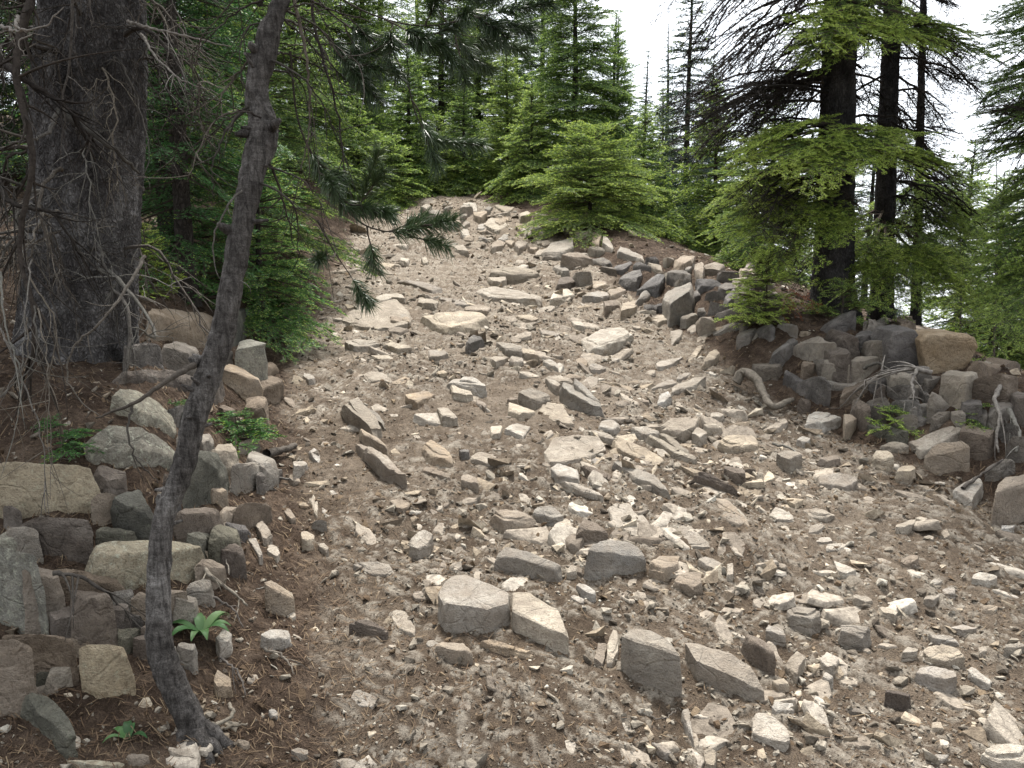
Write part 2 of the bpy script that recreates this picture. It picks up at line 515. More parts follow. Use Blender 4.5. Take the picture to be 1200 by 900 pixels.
# ------------------------------------------------------------------ ground and trail
def build_ground():
    gx = np.unique(np.concatenate([np.arange(-3.2, 3.6, .0085), 3.6 + np.cumsum(.011 * 1.09 ** np.arange(0, 116)), -3.2 - np.cumsum(.011 * 1.09 ** np.arange(0, 116))]))
    ys = [1.35]
    while ys[-1] < 17: ys.append(ys[-1] * 1.0046)
    gy = np.concatenate([1.35 - np.cumsum(.010 * 1.13 ** np.arange(0, 84))[::-1], ys, ys[-1] + np.cumsum(.09 * 1.11 ** np.arange(0, 80))])
    X, Y = np.meshgrid(gx, gy)
    x, y = X.ravel(), Y.ravel()
    near = (np.abs(x) < 12) & (y > -8) & (y < 40)
    m = np.zeros(len(x)); ins = np.zeros(len(x)); st = np.zeros(len(x))
    a, b, c = micro(x[near], y[near])
    m[near], ins[near], st[near] = a, b, c
    fade = 1
    z = H(x, y) + m * fade
    far = ~near
    z[far] += 1.2 * fbm(np.stack([x[far], y[far]], 1) * .03, 4, 40) * np.clip((np.hypot(x[far], y[far]) - 12) / 60, 0, 6)
    nx, ny = len(gx), len(gy)
    i = np.arange(nx - 1)[None, :] + np.arange(ny - 1)[:, None] * nx
    q = np.stack([i, i + 1, i + nx + 1, i + nx], -1).reshape(-1, 4)
    fin = ins[q].mean(1) > .5
    V = np.stack([x, y, z], 1)
    for name, sel, mat in (('trail', fin, 'trail'), ('ground', ~fin, 'ground')):
        f = q[sel]
        u, inv = np.unique(f.ravel(), return_inverse=True)
        me = mesh_np(name, V[u], [inv.reshape(-1, 4)], [MAT[mat]], None, True, {'stone': st[u], 'inside': ins[u]})
        o = obj(name, me); o['kind'] = 'structure'


build_ground()

# ------------------------------------------------------------------ rocks
def hull_tris(pts, rg, chips, depth=(.04, .22)):
    """convex hull of the points with random corners knocked off: verts, triangles"""
    pts = np.asarray(pts, float)
    for k in range(chips + 1):
        bm = bmesh.new()
        for p in pts: bm.verts.new(p)
        bmesh.ops.convex_hull(bm, input=bm.verts)
        for v in [g for g in bm.verts if not g.link_faces]: bm.verts.remove(v)
        if k < chips:
            c = pts.mean(0); q = pts - c
            n = rg.normal(size=3)
            if rg.uniform() < .6: n[2] = abs(n[2])
            sc = q.std(0) + 1e-4
            n = n / sc; n /= np.linalg.norm(n)
            sup = (q @ n).max()
            d = sup * (1 - rg.uniform(*depth) * rg.uniform(.3, 1.0))
            keep = []
            for v in bm.verts:
                if (np.array(v.co[:]) - c) @ n <= d: keep.append(np.array(v.co[:]))
            for e in bm.edges:
                u, w = np.array(e.verts[0].co[:]), np.array(e.verts[1].co[:])
                du, dw = (u - c) @ n - d, (w - c) @ n - d
                if du * dw < 0: keep.append(u + (w - u) * du / (du - dw))
            if len(keep) > 6: pts = np.array(keep)
            bm.free()
        else:
            bmesh.ops.dissolve_limit(bm, angle_limit=R(4), verts=bm.verts, edges=bm.edges)
            bmesh.ops.triangulate(bm, faces=bm.faces)
            bm.verts.index_update()
            v = np.array([w.co[:] for w in bm.verts]); f = np.array([[w.index for w in p.verts] for p in bm.faces])
            bm.free()
            return v, f


def subdiv(v, f):
    e = np.sort(np.concatenate([f[:, [0, 1]], f[:, [1, 2]], f[:, [2, 0]]]), 1)
    u, inv = np.unique(e, axis=0, return_inverse=True)
    inv = inv.ravel()
    m = (v[u[:, 0]] + v[u[:, 1]]) / 2
    n = len(f); k = inv.reshape(3, n) + len(v)
    a, b, c = k
    return np.concatenate([v, m]), np.concatenate([np.stack([f[:, 0], a, c], 1), np.stack([a, f[:, 1], b], 1), np.stack([c, b, f[:, 2]], 1), np.stack([a, b, c], 1)])


def relax(v, f, it, k=.5):
    e = np.unique(np.sort(np.concatenate([f[:, [0, 1]], f[:, [1, 2]], f[:, [2, 0]]]), 1), axis=0)
    n = np.bincount(e.ravel(), minlength=len(v))[:, None]
    for _ in range(it):
        s_ = np.stack([np.bincount(e[:, 0], v[e[:, 1], i], len(v)) + np.bincount(e[:, 1], v[e[:, 0], i], len(v)) for i in range(3)], 1)
        v = v + (s_ / np.maximum(n, 1) - v) * k
    return v


def rock_mesh(name, lumps, mat, seed, level=3, rough=.05, chips=4, layered=1.0, soft=1, bite=.22):
    rg = np.random.default_rng(seed)
    V, Fc = [], []; nn = 0
    c = np.asarray(lumps[0]).mean(0)
    size = float(np.median(np.ptp(np.asarray(lumps[0]), axis=0))) * .5
    for k, pts in enumerate(lumps):
        v, f = hull_tris(pts, rg, chips if k == 0 else 3, (.04, bite))
        for _ in range(level): v, f = subdiv(v, f)
        v = relax(v, f, soft)
        w = (v - c) / max(size, 1e-4) + seed * 3.7
        d = np.stack([fbm(w * 1.0, 3, 61), fbm(w * 1.0 + 40, 3, 62), fbm(w * 1.0 + 80, 3, 63)], 1) * 1.5
        d += .55 * np.stack([fbm(w * 4.2, 3, 64), fbm(w * 4.2 + 40, 3, 65), fbm(w * 4.2 + 80, 3, 66)], 1)
        # bedding: small offsets from layer to layer
        lay = np.floor(w @ np.array([.25, .2, 3.2]) + .5 * fbm(w * .7, 2, 67))
        dirv = v - c; dirv[:, 2] = 0; dirv /= np.linalg.norm(dirv, axis=1)[:, None] + 1e-6
        z0 = np.zeros(len(lay))
        d += dirv * ((_hash(lay, z0, z0, seed) - .5) * 1.1 * layered)[:, None]
        v = v + d * rough * size
        V.append(v); Fc.append(f + nn); nn += len(v)
    return mesh_np(name, np.concatenate(V) - c, [np.concatenate(Fc)], [mat], None, True, None, R(27)), c


LAND = []        # landmarks for labels: (px, py, phrase)
AUTO = []        # rocks whose label is composed later
NROCK = [0]
ROCK_XY = []


def px_size(p):
    return F / max(1.0, p[1])


def rock_poly(name, poly, fh, mat, label=None, lm=None, grow=1.06, sink=.05, tops=None, rough=.06, parent=None, chips=7, prism=False):
    """poly: outline of the top face in photo pixels; fh: height of the face towards us in pixels"""
    NROCK[0] += 1; seed = NROCK[0] * 7 + 3
    if name == 'rubble_stone': chips = 4
    rg = np.random.default_rng(seed)
    poly = np.asarray(poly, float)
    cxy = poly.mean(0)
    base = hit(cxy[0], poly[:, 1].max() * .7 + cxy[1] * .3 + fh)
    hm = fh * base[1] / F / .93
    top = []
    ta = rg.uniform(0, 6.28); tdx, tdy = math.cos(ta), math.sin(ta)
    for i, (x, y) in enumerate(poly):
        q = (x - cxy[0]) * tdx / (np.ptp(poly[:, 0]) + 1) * 2 + (y - cxy[1]) * tdy / (np.ptp(poly[:, 1]) + 1) * 2
        h = hm * (tops[i] if tops else rg.uniform(.85, 1.0) if prism else .80 + .26 * q * (1.7 if fh < 7 or name == 'rubble_stone' else 1) + rg.uniform(-.1, .1) * (2.2 if name == 'rubble_stone' else 1))
        h = max(h, -.01)
        top.append(hit(x, y, h))
    top = np.array(top)
    lim = base[1] * .22 + hm                      # keep grazing points from flying off
    for i in range(len(top)):
        y_ = np.clip(top[i, 1], base[1] - lim, base[1] + lim)
        if abs(y_ - top[i, 1]) > 1e-6: top[i] = CAM + ray(*poly[i]) * y_
    low = []
    cen = top.mean(0)
    for t in top:
        g = rg.uniform(grow - .04, grow + .06)
        x, y = cen[0] + (t[0] - cen[0]) * g, cen[1] + (t[1] - cen[1]) * g
        low.append([x, y, max(min(float(H(x, y)), t[2] - .01) - sink, t[2] - hm * 1.35 - sink)])
    low = np.array(low)
    pts = np.concatenate([top, low])
    if not prism:
        k = len(top); mid = []
        for i in range(k):
            f = rg.uniform(0, 1); j = (i + 1) % k
            a_ = top[i] * (1 - f) + top[j] * f; b_ = low[i] * (1 - f) + low[j] * f
            g = rg.uniform(.25, .75)
            m_ = a_ * g + b_ * (1 - g)
            e = rg.uniform(.92, 1.3 if name in ('boulder', 'rubble_stone') else 1.17)
            m_[:2] = cen[:2] + (m_[:2] - cen[:2]) * e
            mid.append(m_)
        pts = np.concatenate([pts, mid])
    w = poly[:, 0].max() - poly[:, 0].min()
    big = max(w, fh + poly[:, 1].max() - poly[:, 1].min())
    lev = 4 if big > 90 else 3 if big > 24 else 2
    lumps = [pts]
    if big > 38 and not prism and name in ('slab', 'rock') and fh < 18:
        for _ in range(2 if big > 60 else 1):          # broken layers lying on the main mass
            f = rg.uniform(.6, .85); o_ = np.array([rg.uniform(-.12, .12), rg.uniform(-.08, .15), 0]) * np.ptp(pts, axis=0)
            t2 = (top - cen) * np.array([f, f, 1]) + cen + o_ + np.array([0, 0, hm * rg.uniform(.04, .22) + .004])
            l2 = (low - cen) * np.array([f * 1.12, f * 1.12, 1]) + cen + o_
            lumps.append(np.concatenate([t2, l2]))
    me, c = rock_mesh(name, lumps, MAT[mat], seed, lev, rough, chips, 1.0 if name in ('slab', 'rock') else .35, (5 if lev > 3 else 3 if lev > 2 else 1) if name == 'boulder' else 2 if lev > 2 else 1, .26 if name in ('rubble_stone', 'stone') else .30 if name == 'boulder' else .22)
    o = obj(name, me, parent)
    o.location = c if parent is None else Vector(c) - parent.location
    ROCK_XY.append((cxy[0], cxy[1], w))
    if parent is None:
        o['category'] = name.split('_')[-1]
        if label:
            o['label'] = label
        else:
            AUTO.append((o, cxy[0], cxy[1] + fh / 2, w, poly[:, 1].max() - poly[:, 1].min(), fh, mat))
    if lm: LAND.append((cxy[0], cxy[1] + fh / 2, lm))
    return o


def E(cx, cy, w, h, ang, fh, mat, label=None, lm=None, name='rock', **k):
    """a rock whose top face is an irregular polygon inside a turned ellipse"""
    rg = np.random.default_rng(int(cx * 131 + cy * 17))
    n = int(rg.integers(4, 7))
    th = (np.arange(n) + rg.uniform(-.34, .34, n)) * 2 * math.pi / n + rg.uniform(0, 6)
    r = rg.uniform(.82, 1.2, n)
    u = np.cos(th) * r * w / 2; v = np.sin(th) * r * h / 2
    a = R(ang); c, s = math.cos(a), math.sin(a)
    # w and h are the box of the unturned shape
    poly = np.stack([cx + u * c - v * s, cy + u * s + v * c], 1)
    return rock_poly(name, poly, fh, mat, label, lm, **k)


exec_rocks = None
# ---- trail, lower part -------------------------------------------------
cb = thing('cracked_boulder', 'large pale boulder split by a dark vertical crack, in mid trail', 'boulder', hit(590, 745))
rock_poly('boulder_half', [(513, 694), (524, 677), (548, 673), (578, 686), (597, 691), (597, 706), (572, 714), (540, 710), (520, 706)], 36, 'pale', parent=cb, grow=1.02, rough=.04, chips=4, prism=True)
rock_poly('boulder_half', [(601, 691), (624, 694), (654, 714), (668, 744), (648, 738), (622, 724), (601, 716)], 34, 'pale', parent=cb, grow=1.02, rough=.04, chips=4, prism=True)
LAND.append((590, 725, 'the cracked boulder'))
E(534, 757, 50, 10, 8, 22, 'tan', 'yellowish stone wedged under the left half of the cracked boulder')
E(596, 760, 60, 10, 12, 16, 'tan', 'yellowish flat stone under the crack of the cracked boulder')
E(578, 774, 26, 8, 5, 10, 'tan', 'smallest yellowish stone at the foot of the cracked boulder')
rock_poly('rock', [(579, 648), (592, 640), (625, 648), (657, 660), (650, 666), (612, 656)], 20, 'grey', 'long pale topped rock lying just above the cracked boulder', 'the long rock above the cracked boulder')
rock_poly('rock', [(684, 646), (700, 634), (722, 631), (745, 636), (757, 652), (735, 650), (705, 655)], 26, 'grey', 'rounded grey green rock half buried below the dark triangular rock', 'the rounded grey green rock')
rock_poly('rock', [(676, 618), (685, 607), (700, 612), (714, 625), (700, 624), (686, 622)], 16, 'brown', 'dark triangular rock poking up beside the white wedge stone', 'the dark triangular rock')
rock_poly('rock', [(711, 591), (735, 591), (752, 606), (768, 625), (740, 626), (722, 617)], 4, 'white', 'flat white wedge shaped stone in mid trail', 'the white wedge stone')
rock_poly('block', [(729, 744), (740, 736), (762, 738), (785, 750), (799, 768), (782, 762), (760, 752), (742, 750)], 58, 'grey', 'upright grey block with a broad flat face, in lower trail', 'the upright grey block', rough=.03, chips=2, prism=True)
rock_poly('block', [(803, 754), (818, 752), (850, 762), (880, 780), (896, 806), (876, 800), (845, 785), (815, 774)], 32, 'pale', 'big tilted pale block right of the upright grey block', 'the tilted pale block', rough=.03)
E(704, 764, 14, 34, 12, 12, 'tan', 'split shard leaning left of the upright grey block')
E(718, 756, 15, 36, 14, 14, 'pale', 'pale shard pressed against the upright grey block')
E(892, 752, 52, 12, 26, 26, 'brown', 'brown slanting rock right of the tilted pale block')
E(932, 776, 22, 28, 10, 8, 'pale')
E(917, 828, 32, 18, 5, 10, 'white', 'squarish cream stone below the tilted pale block')
rock_poly('rock', [(881, 838), (898, 834), (921, 850), (926, 872), (905, 866), (884, 858)], 18, 'white', 'pale sloping stone at the bottom of the trail below the squarish cream stone', 'the pale sloping stone')
E(913, 739, 40, 9, 20, 6, 'pale'); E(940, 718, 46, 10, 4, 10, 'grey', 'grey hump backed stone above the slanting brown rock')
E(832, 658, 32, 12, 12, 5, 'white'); E(855, 665, 14, 16, 20, 3, 'pale')
E(915, 799, 24, 8, 4, 6, 'pale'); E(832, 886, 18, 18, 0, 5, 'grey', 'small blue grey stone at the bottom edge of the trail')
rock_poly('rock', [(798, 832), (808, 830), (813, 866), (806, 852)], 3, 'pale', 'thin triangular chip standing below the upright grey block')
rock_poly('rock', [(621, 852), (634, 840), (662, 837), (682, 852), (676, 868), (655, 848), (636, 864)], 5, 'pale', 'pale arched stone at the bottom of the trail', 'the pale arched stone')
E(472, 728, 40, 22, 30, 3, 'pale'); E(497, 697, 32, 12, -6, 3, 'tan'); E(441, 664, 54, 14, 6, 4, 'pale', None, 'the flat stone by the left bank')
E(492, 632, 28, 18, -40, 3, 'pale'); E(432, 734, 50, 10, 10, 16, 'brown', 'brown dirt covered hump left of the cracked boulder')
E(428, 820, 34, 20, 24, 4, 'pale', None, 'the pale stone low on the left side'); E(570, 838, 36, 16, 35, 5, 'pale'); E(512, 802, 26, 9, 22, 4, 'white')
E(550, 876, 46, 18, 25, 5, 'pale'); E(740, 853, 24, 15, 10, 4, 'pale'); E(705, 852, 22, 10, 0, 4, 'pale'); E(776, 877, 34, 8, 30, 3, 'pale')
E(686, 689, 26, 8, 25, 3, 'white'); E(677, 701, 22, 8, 20, 3, 'white'); E(670, 667, 14, 10, 0, 3, 'pale'); E(408, 893, 24, 12, 10, 3, 'pale')
E(541, 806, 12, 10, 30, 4, 'white'); E(508, 755, 18, 9, 10, 4, 'pale'); E(508, 770, 14, 8, 30, 4, 'pale'); E(735, 822, 36, 12, 10, 3, 'tan')
E(690, 800, 16, 9, 0, 4, 'pale'); E(702, 812, 14, 8, -30, 3, 'pale'); E(470, 888, 20, 10, 15, 4, 'pale'); E(628, 890, 22, 9, 0, 4, 'tan')
rock_poly('rock', [(772, 634), (803, 610), (815, 622), (834, 640), (800, 641)], 4, 'pale', 'flat triangular tan stone right of the white wedge', 'the flat triangular stone')
E(806, 678, 36, 20, 8, 6, 'tan'); E(780, 656, 34, 18, -10, 12, 'tan'); E(768, 584, 36, 12, 3, 2, 'white')
E(765, 640, 20, 8, 20, 3, 'tan'); E(660, 615, 22, 13, -10, 4, 'pale'); E(640, 600, 40, 14, 10, 6, 'grey'); E(600, 604, 50, 12, 4, 8, 'tan')
# ---- trail, middle -----------------------------------------------------
rock_poly('slab', [(716, 540), (735, 541), (765, 556), (787, 576), (770, 570), (742, 556)], 20, 'grey', 'long dark sided slab with a thin pale top edge, mid trail', 'the dark sided slab')
E(680, 571, 62, 8, 22, 5, 'white', 'long white sliver slab left of the dark sided slab'); E(662, 552, 42, 15, 18, 5, 'white')
E(838, 563, 58, 8, 22, 14, 'brown', 'brown slanting ledge right of the dark sided slab', 'the brown slanting ledge'); E(852, 596, 74, 13, 30, 14, 'tan', 'long tan ridge of rock below the brown slanting ledge', 'the long tan ridge')
E(820, 600, 26, 14, 20, 6, 'pale'); E(880, 628, 40, 10, 30, 8, 'tan')
rock_poly('slab', [(637, 530), (650, 514), (676, 508), (702, 513), (707, 524), (690, 536), (664, 541), (645, 540)], 5, 'pale', 'large flat cream slab in the middle of the trail', 'the large cream slab')
E(753, 531, 66, 18, 22, 7, 'pale', 'oblong cream slab right of the large cream slab', 'the oblong cream slab'); E(683, 462, 60, 10, 30, 16, 'grey', 'slanting dark fronted slab above the large cream slab', 'the slanting dark fronted slab')
E(713, 497, 26, 13, 4, 6, 'pale'); E(706, 509, 38, 6, 18, 4, 'white'); E(650, 484, 46, 16, 30, 6, 'pale'); E(625, 461, 36, 13, 10, 10, 'grey')
E(608, 478, 34, 15, 15, 8, 'white'); E(692, 447, 24, 13, -10, 4, 'pale'); E(702, 541, 17, 9, 10, 5, 'white'); E(700, 553, 40, 8, 24, 8, 'brown')
E(806, 449, 50, 8, -20, 8, 'pale', 'long pale slab pointing at the twisted dead root', 'the long pale slab'); E(781, 449, 38, 7, -20, 6, 'pale'); E(779, 465, 20, 11, -30, 5, 'white')
E(797, 498, 46, 14, -12, 8, 'pale'); E(820, 506, 20, 9, 10, 5, 'pale'); E(757, 505, 34, 9, 10, 8, 'pale'); E(790, 526, 72, 8, 27, 9, 'grey', 'long grey ridge stone right of the oblong cream slab')
E(714, 421, 24, 7, 0, 3, 'white'); E(731, 414, 14, 6, 0, 3, 'white'); E(615, 411, 34, 9, 10, 6, 'pale'); E(655, 443, 30, 7, 5, 4, 'pale')
E(752, 468, 22, 8, 30, 4, 'tan'); E(735, 455, 24, 7, 15, 4, 'tan')
rock_poly('slab', [(399, 470), (416, 463), (432, 478), (447, 500), (440, 504), (420, 488)], 14, 'grey', 'long grey slab jutting from the foot of the left bank', 'the jutting grey slab')
rock_poly('slab', [(418, 520), (432, 520), (452, 533), (476, 558), (466, 556), (440, 536)], 12, 'tan', 'long thin slab slanting below the jutting grey slab', 'the slanting thin slab')
E(442, 488, 26, 7, 45, 5, 'grey'); E(438, 514, 42, 5, 32, 8, 'tan'); E(527, 484, 32, 13, 15, 10, 'pale')
E(546, 447, 54, 11, 8, 7, 'white', 'white flat slab in the middle of the upper trail', 'the white flat slab'); E(540, 457, 38, 8, 15, 5, 'white'); E(582, 503, 20, 13, -10, 6, 'white'); E(606, 503, 28, 17, -8, 6, 'white')
E(442, 440, 36, 11, 4, 4, 'pale'); E(450, 418, 32, 7, 12, 4, 'pale'); E(424, 402, 42, 8, 4, 5, 'pale'); E(465, 404, 34, 9, 6, 3, 'pale')
E(556, 397, 20, 10, -8, 11, 'dark', 'dark pyramid shaped stone below the undercut slab'); E(598, 405, 34, 9, 8, 7, 'grey'); E(491, 463, 34, 11, -8, 5, 'tan'); E(470, 446, 24, 8, -10, 3, 'tan')
E(512, 528, 46, 15, 25, 8, 'tan'); E(512, 553, 42, 7, 12, 4, 'tan'); E(567, 536, 38, 13, 8, 4, 'pale'); E(544, 528, 13, 6, 0, 7, 'dark')
E(513, 413, 28, 9, -4, 3, 'pale'); E(585, 420, 26, 7, 0, 5, 'pale'); E(550, 560, 26, 9, 10, 4, 'tan'); E(470, 590, 30, 10, 12, 4, 'tan')
E(928, 532, 30, 10, 0, 16, 'grey', 'round grey stone on the right of the trail', 'the round grey stone'); E(868, 515, 48, 13, 3, 5, 'pale', 'flat cream stone below the twisted dead root', 'the flat cream stone'); E(836, 499, 26, 7, 8, 4, 'white'); E(840, 486, 17, 6, 0, 3, 'white')
E(916, 602, 36, 13, 20, 8, 'white', 'pale stone topping the small heap below the round grey stone', 'the pale stone heap'); E(918, 619, 21, 8, 12, 5, 'white'); E(957, 618, 22, 9, -20, 9, 'pale'); E(960, 601, 38, 9, 10, 4, 'pale'); E(963, 632, 24, 7, 0, 4, 'white')
E(862, 550, 28, 7, 15, 8, 'brown'); E(942, 514, 18, 7, 0, 3, 'white'); E(972, 536, 30, 7, -5, 4, 'tan'); E(940, 628, 16, 9, 0, 8, 'grey')
# ---- trail, right and lower right --------------------------------------
E(962, 490, 46, 13, -4, 8, 'white', 'cream stone on the trail edge under the dark berm', 'the cream edge stone'); E(984, 562, 48, 17, 2, 6, 'pale', 'flat cream squarish stone right of the round grey stone', 'the flat squarish stone')
E(1034, 532, 32, 10, 0, 16, 'white', 'rounded cream stone below the low fir seedling', 'the rounded cream stone'); E(1063, 548, 24, 10, -10, 12, 'pale')
rock_poly('slab', [(1066, 516), (1078, 512), (1118, 502), (1130, 506), (1100, 520), (1080, 528)], 10, 'pale', 'leaning slab with pale upper face above the tan block')
rock_poly('block', [(1083, 528), (1100, 518), (1128, 515), (1138, 524), (1118, 530), (1095, 534)], 30, 'tan', 'tan block with a pale top at the foot of the right berm', 'the tan block')
rock_poly('rock', [(1117, 572), (1130, 566), (1145, 558), (1153, 565), (1140, 584)], 6, 'white', 'white pointed stone in front of the big tan boulder')
rock_poly('boulder', [(1164, 576), (1178, 558), (1198, 554), (1222, 560), (1215, 572), (1190, 574)], 32, 'tan', 'big tan boulder cut by the right edge of the photo', 'the big tan boulder', rough=.04)
E(1170, 544, 40, 10, -20, 12, 'dark'); E(1062, 613, 28, 8, -20, 5, 'white'); E(1079, 606, 20, 6, 10, 3, 'white'); E(1089, 629, 15, 5, 5, 2, 'white')
E(1154, 676, 34, 11, 6, 7, 'white', 'white rounded stone alone on the far right of the trail', 'the lone white stone'); E(980, 640, 23, 9, -5, 5, 'white'); E(989, 664, 30, 12, 20, 8, 'white', 'white broken stone in the right half of the trail', 'the white broken stone')
E(1098, 680, 15, 7, -20, 5, 'white'); E(1112, 691, 19, 8, -10, 4, 'white'); E(1092, 698, 22, 9, 5, 8, 'pale'); E(1067, 655, 24, 9, -10, 10, 'tan'); E(1180, 617, 18, 7, 0, 3, 'white'); E(1108, 624, 12, 10, -40, 3, 'pale')
E(1003, 738, 50, 14, 8, 13, 'grey', 'half buried grey brown rock below the white broken stone'); E(973, 772, 24, 16, 20, 4, 'white'); E(970, 792, 14, 10, 0, 4, 'pale'); E(1064, 761, 27, 9, 0, 4, 'white')
E(1106, 766, 52, 18, 8, 10, 'pale', 'upper pale stone of the heap in the lower right', None); E(1102, 787, 54, 13, 5, 18, 'white', 'biggest pale stone of the heap in the lower right', 'the heap in the lower right'); E(1147, 791, 38, 9, 35, 5, 'white'); E(1106, 747, 40, 8, 10, 8, 'pale')
E(1155, 760, 30, 7, -10, 6, 'pale'); E(1188, 757, 34, 7, 0, 16, 'grey', 'grey block at the right edge beside the pale heap'); E(1050, 811, 32, 8, 10, 14, 'brown', 'brown angular stone below the pale heap'); E(1146, 833, 26, 7, -8, 2, 'white')
E(1098, 850, 22, 11, 4, 5, 'pale'); E(995, 866, 24, 10, 0, 6, 'white'); E(1034, 880, 34, 8, 0, 6, 'pale'); E(1065, 880, 19, 7, 0, 5, 'pale'); E(1099, 888, 32, 11, -15, 5, 'pale')
rock_poly('rock', [(1150, 884), (1165, 872), (1195, 876), (1216, 878), (1212, 890), (1170, 892)], 14, 'white', 'large white stone in the bottom right corner', 'the bottom corner stone')
E(1012, 844, 11, 9, 0, 4, 'white'); E(1036, 851, 13, 11, 0, 4, 'pale'); E(1005, 832, 38, 8, 12, 4, 'dark'); E(1010, 700, 24, 8, 15, 3, 'pale'); E(1040, 715, 30, 8, 12, 4, 'pale'); E(1160, 712, 26, 8, 8, 3, 'tan'); E(1130, 735, 30, 7, 5, 4, 'white')
# ---- upper trail -------------------------------------------------------
rock_poly('slab', [(494, 370), (520, 366), (560, 368), (572, 374), (556, 380), (528, 383), (508, 380)], 10, 'white', 'flat slab with a dark undercut front, upper trail', 'the undercut slab', rough=.03)
rock_poly('slab', [(404, 375), (420, 356), (455, 353), (480, 366), (478, 380), (440, 386)], 3, 'pale', 'broad pale sheet of bare rock left of the undercut slab', 'the broad pale sheet')
E(608, 317, 62, 8, 3, 9, 'grey', 'long grey slab across the top of the trail', 'the long grey slab'); E(583, 326, 24, 7, 5, 5, 'pale'); E(590, 343, 84, 9, 6, 5, 'pale', 'long pale ledge below the long grey slab', 'the long pale ledge'); E(492, 333, 54, 7, 12, 5, 'pale'); E(462, 346, 38, 8, 10, 3, 'white'); E(474, 303, 15, 7, 5, 5, 'white')
E(532, 352, 34, 8, 5, 4, 'pale'); E(558, 360, 30, 7, 0, 5, 'tan'); E(500, 352, 26, 7, 6, 4, 'pale'); E(644, 389, 30, 10, 8, 4, 'pale'); E(620, 372, 26, 6, 8, 4, 'pale'); E(640, 362, 24, 6, -8, 4, 'pale')
rock_poly('slab', [(680, 398), (700, 388), (735, 386), (744, 392), (722, 400), (698, 406)], 9, 'white', 'broad white slab below the rubble at the trail edge', 'the broad white slab')
E(655, 288, 46, 15, -20, 8, 'grey', 'slanting grey slab leaning at the end of the berm', 'the slanting berm slab'); E(673, 300, 38, 11, 4, 18, 'tan', 'blocky tan boulder at the trail end of the berm', 'the blocky berm boulder'); E(665, 328, 30, 8, -10, 9, 'brown'); E(658, 344, 32, 11, -10, 7, 'white', 'cream angular stone in front of the berm')
for a in ((698, 278, 13, 17, 10, 7, 'tan'), (712, 284, 30, 9, 40, 6, 'pale'), (740, 297, 40, 8, 22, 5, 'pale'), (730, 311, 28, 10, -25, 7, 'dark'), (740, 323, 32, 11, -25, 9, 'dark'), (764, 331, 36, 13, -30, 11, 'dark'), (697, 333, 28, 9, -8, 6, 'tan'), (702, 344, 34, 7, -6, 6, 'pale'),
          (738, 356, 34, 11, -15, 8, 'pale'), (793, 344, 42, 17, -35, 22, 'grey'), (778, 372, 30, 8, -10, 7, 'pale'), (791, 393, 24, 14, -55, 7, 'pale'), (712, 316, 22, 8, 5, 8, 'dark'), (705, 305, 26, 7, 8, 6, 'dark'), (690, 345, 20, 7, 0, 4, 'pale'), (722, 340, 22, 7, -12, 6, 'tan'),
          (755, 345, 22, 8, -25, 8, 'grey'), (770, 312, 24, 8, 25, 6, 'grey'), (785, 322, 22, 9, -20, 8, 'grey'), (752, 310, 20, 8, 10, 7, 'dark')):
    E(*a, name='rubble_stone')
# ---- berm wall on the right ------------------------------------------
E(858, 297, 42, 13, 8, 9, 'white', 'bright white stone on top of the berm beside the young fir', 'the bright white berm stone')
for a in ((837, 312, 24, 11, 4, 10, 'tan'), (820, 313, 14, 11, 20, 10, 'tan'), (807, 311, 14, 9, -10, 8, 'grey'), (832, 330, 34, 9, 10, 9, 'dark'), (839, 345, 28, 9, 0, 11, 'dark'), (856, 345, 20, 12, -45, 8, 'dark'), (823, 363, 16, 7, 5, 6, 'dark'), (855, 366, 38, 10, -20, 10, 'dark'),
          (847, 385, 44, 7, -25, 6, 'grey'), (880, 395, 28, 8, -45, 5, 'grey'), (816, 412, 26, 9, -55, 5, 'pale'), (833, 416, 32, 11, -42, 6, 'pale'), (785, 424, 34, 9, -15, 6, 'white'), (802, 330, 22, 9, -10, 9, 'grey'), (814, 345, 18, 9, -20, 10, 'dark'), (872, 352, 22, 9, 0, 10, 'dark'),
          (812, 384, 16, 10, -30, 6, 'pale'), (822, 395, 14, 12, -50, 4, 'pale'), (870, 378, 24, 8, -20, 8, 'dark'), (800, 440, 20, 6, -20, 4, 'white')):
    E(*a, name='rubble_stone')
E(900, 428, 36, 8, 0, 14, 'dark', 'dark ridge backed stone above the twisted dead root', 'the dark ridge backed stone')
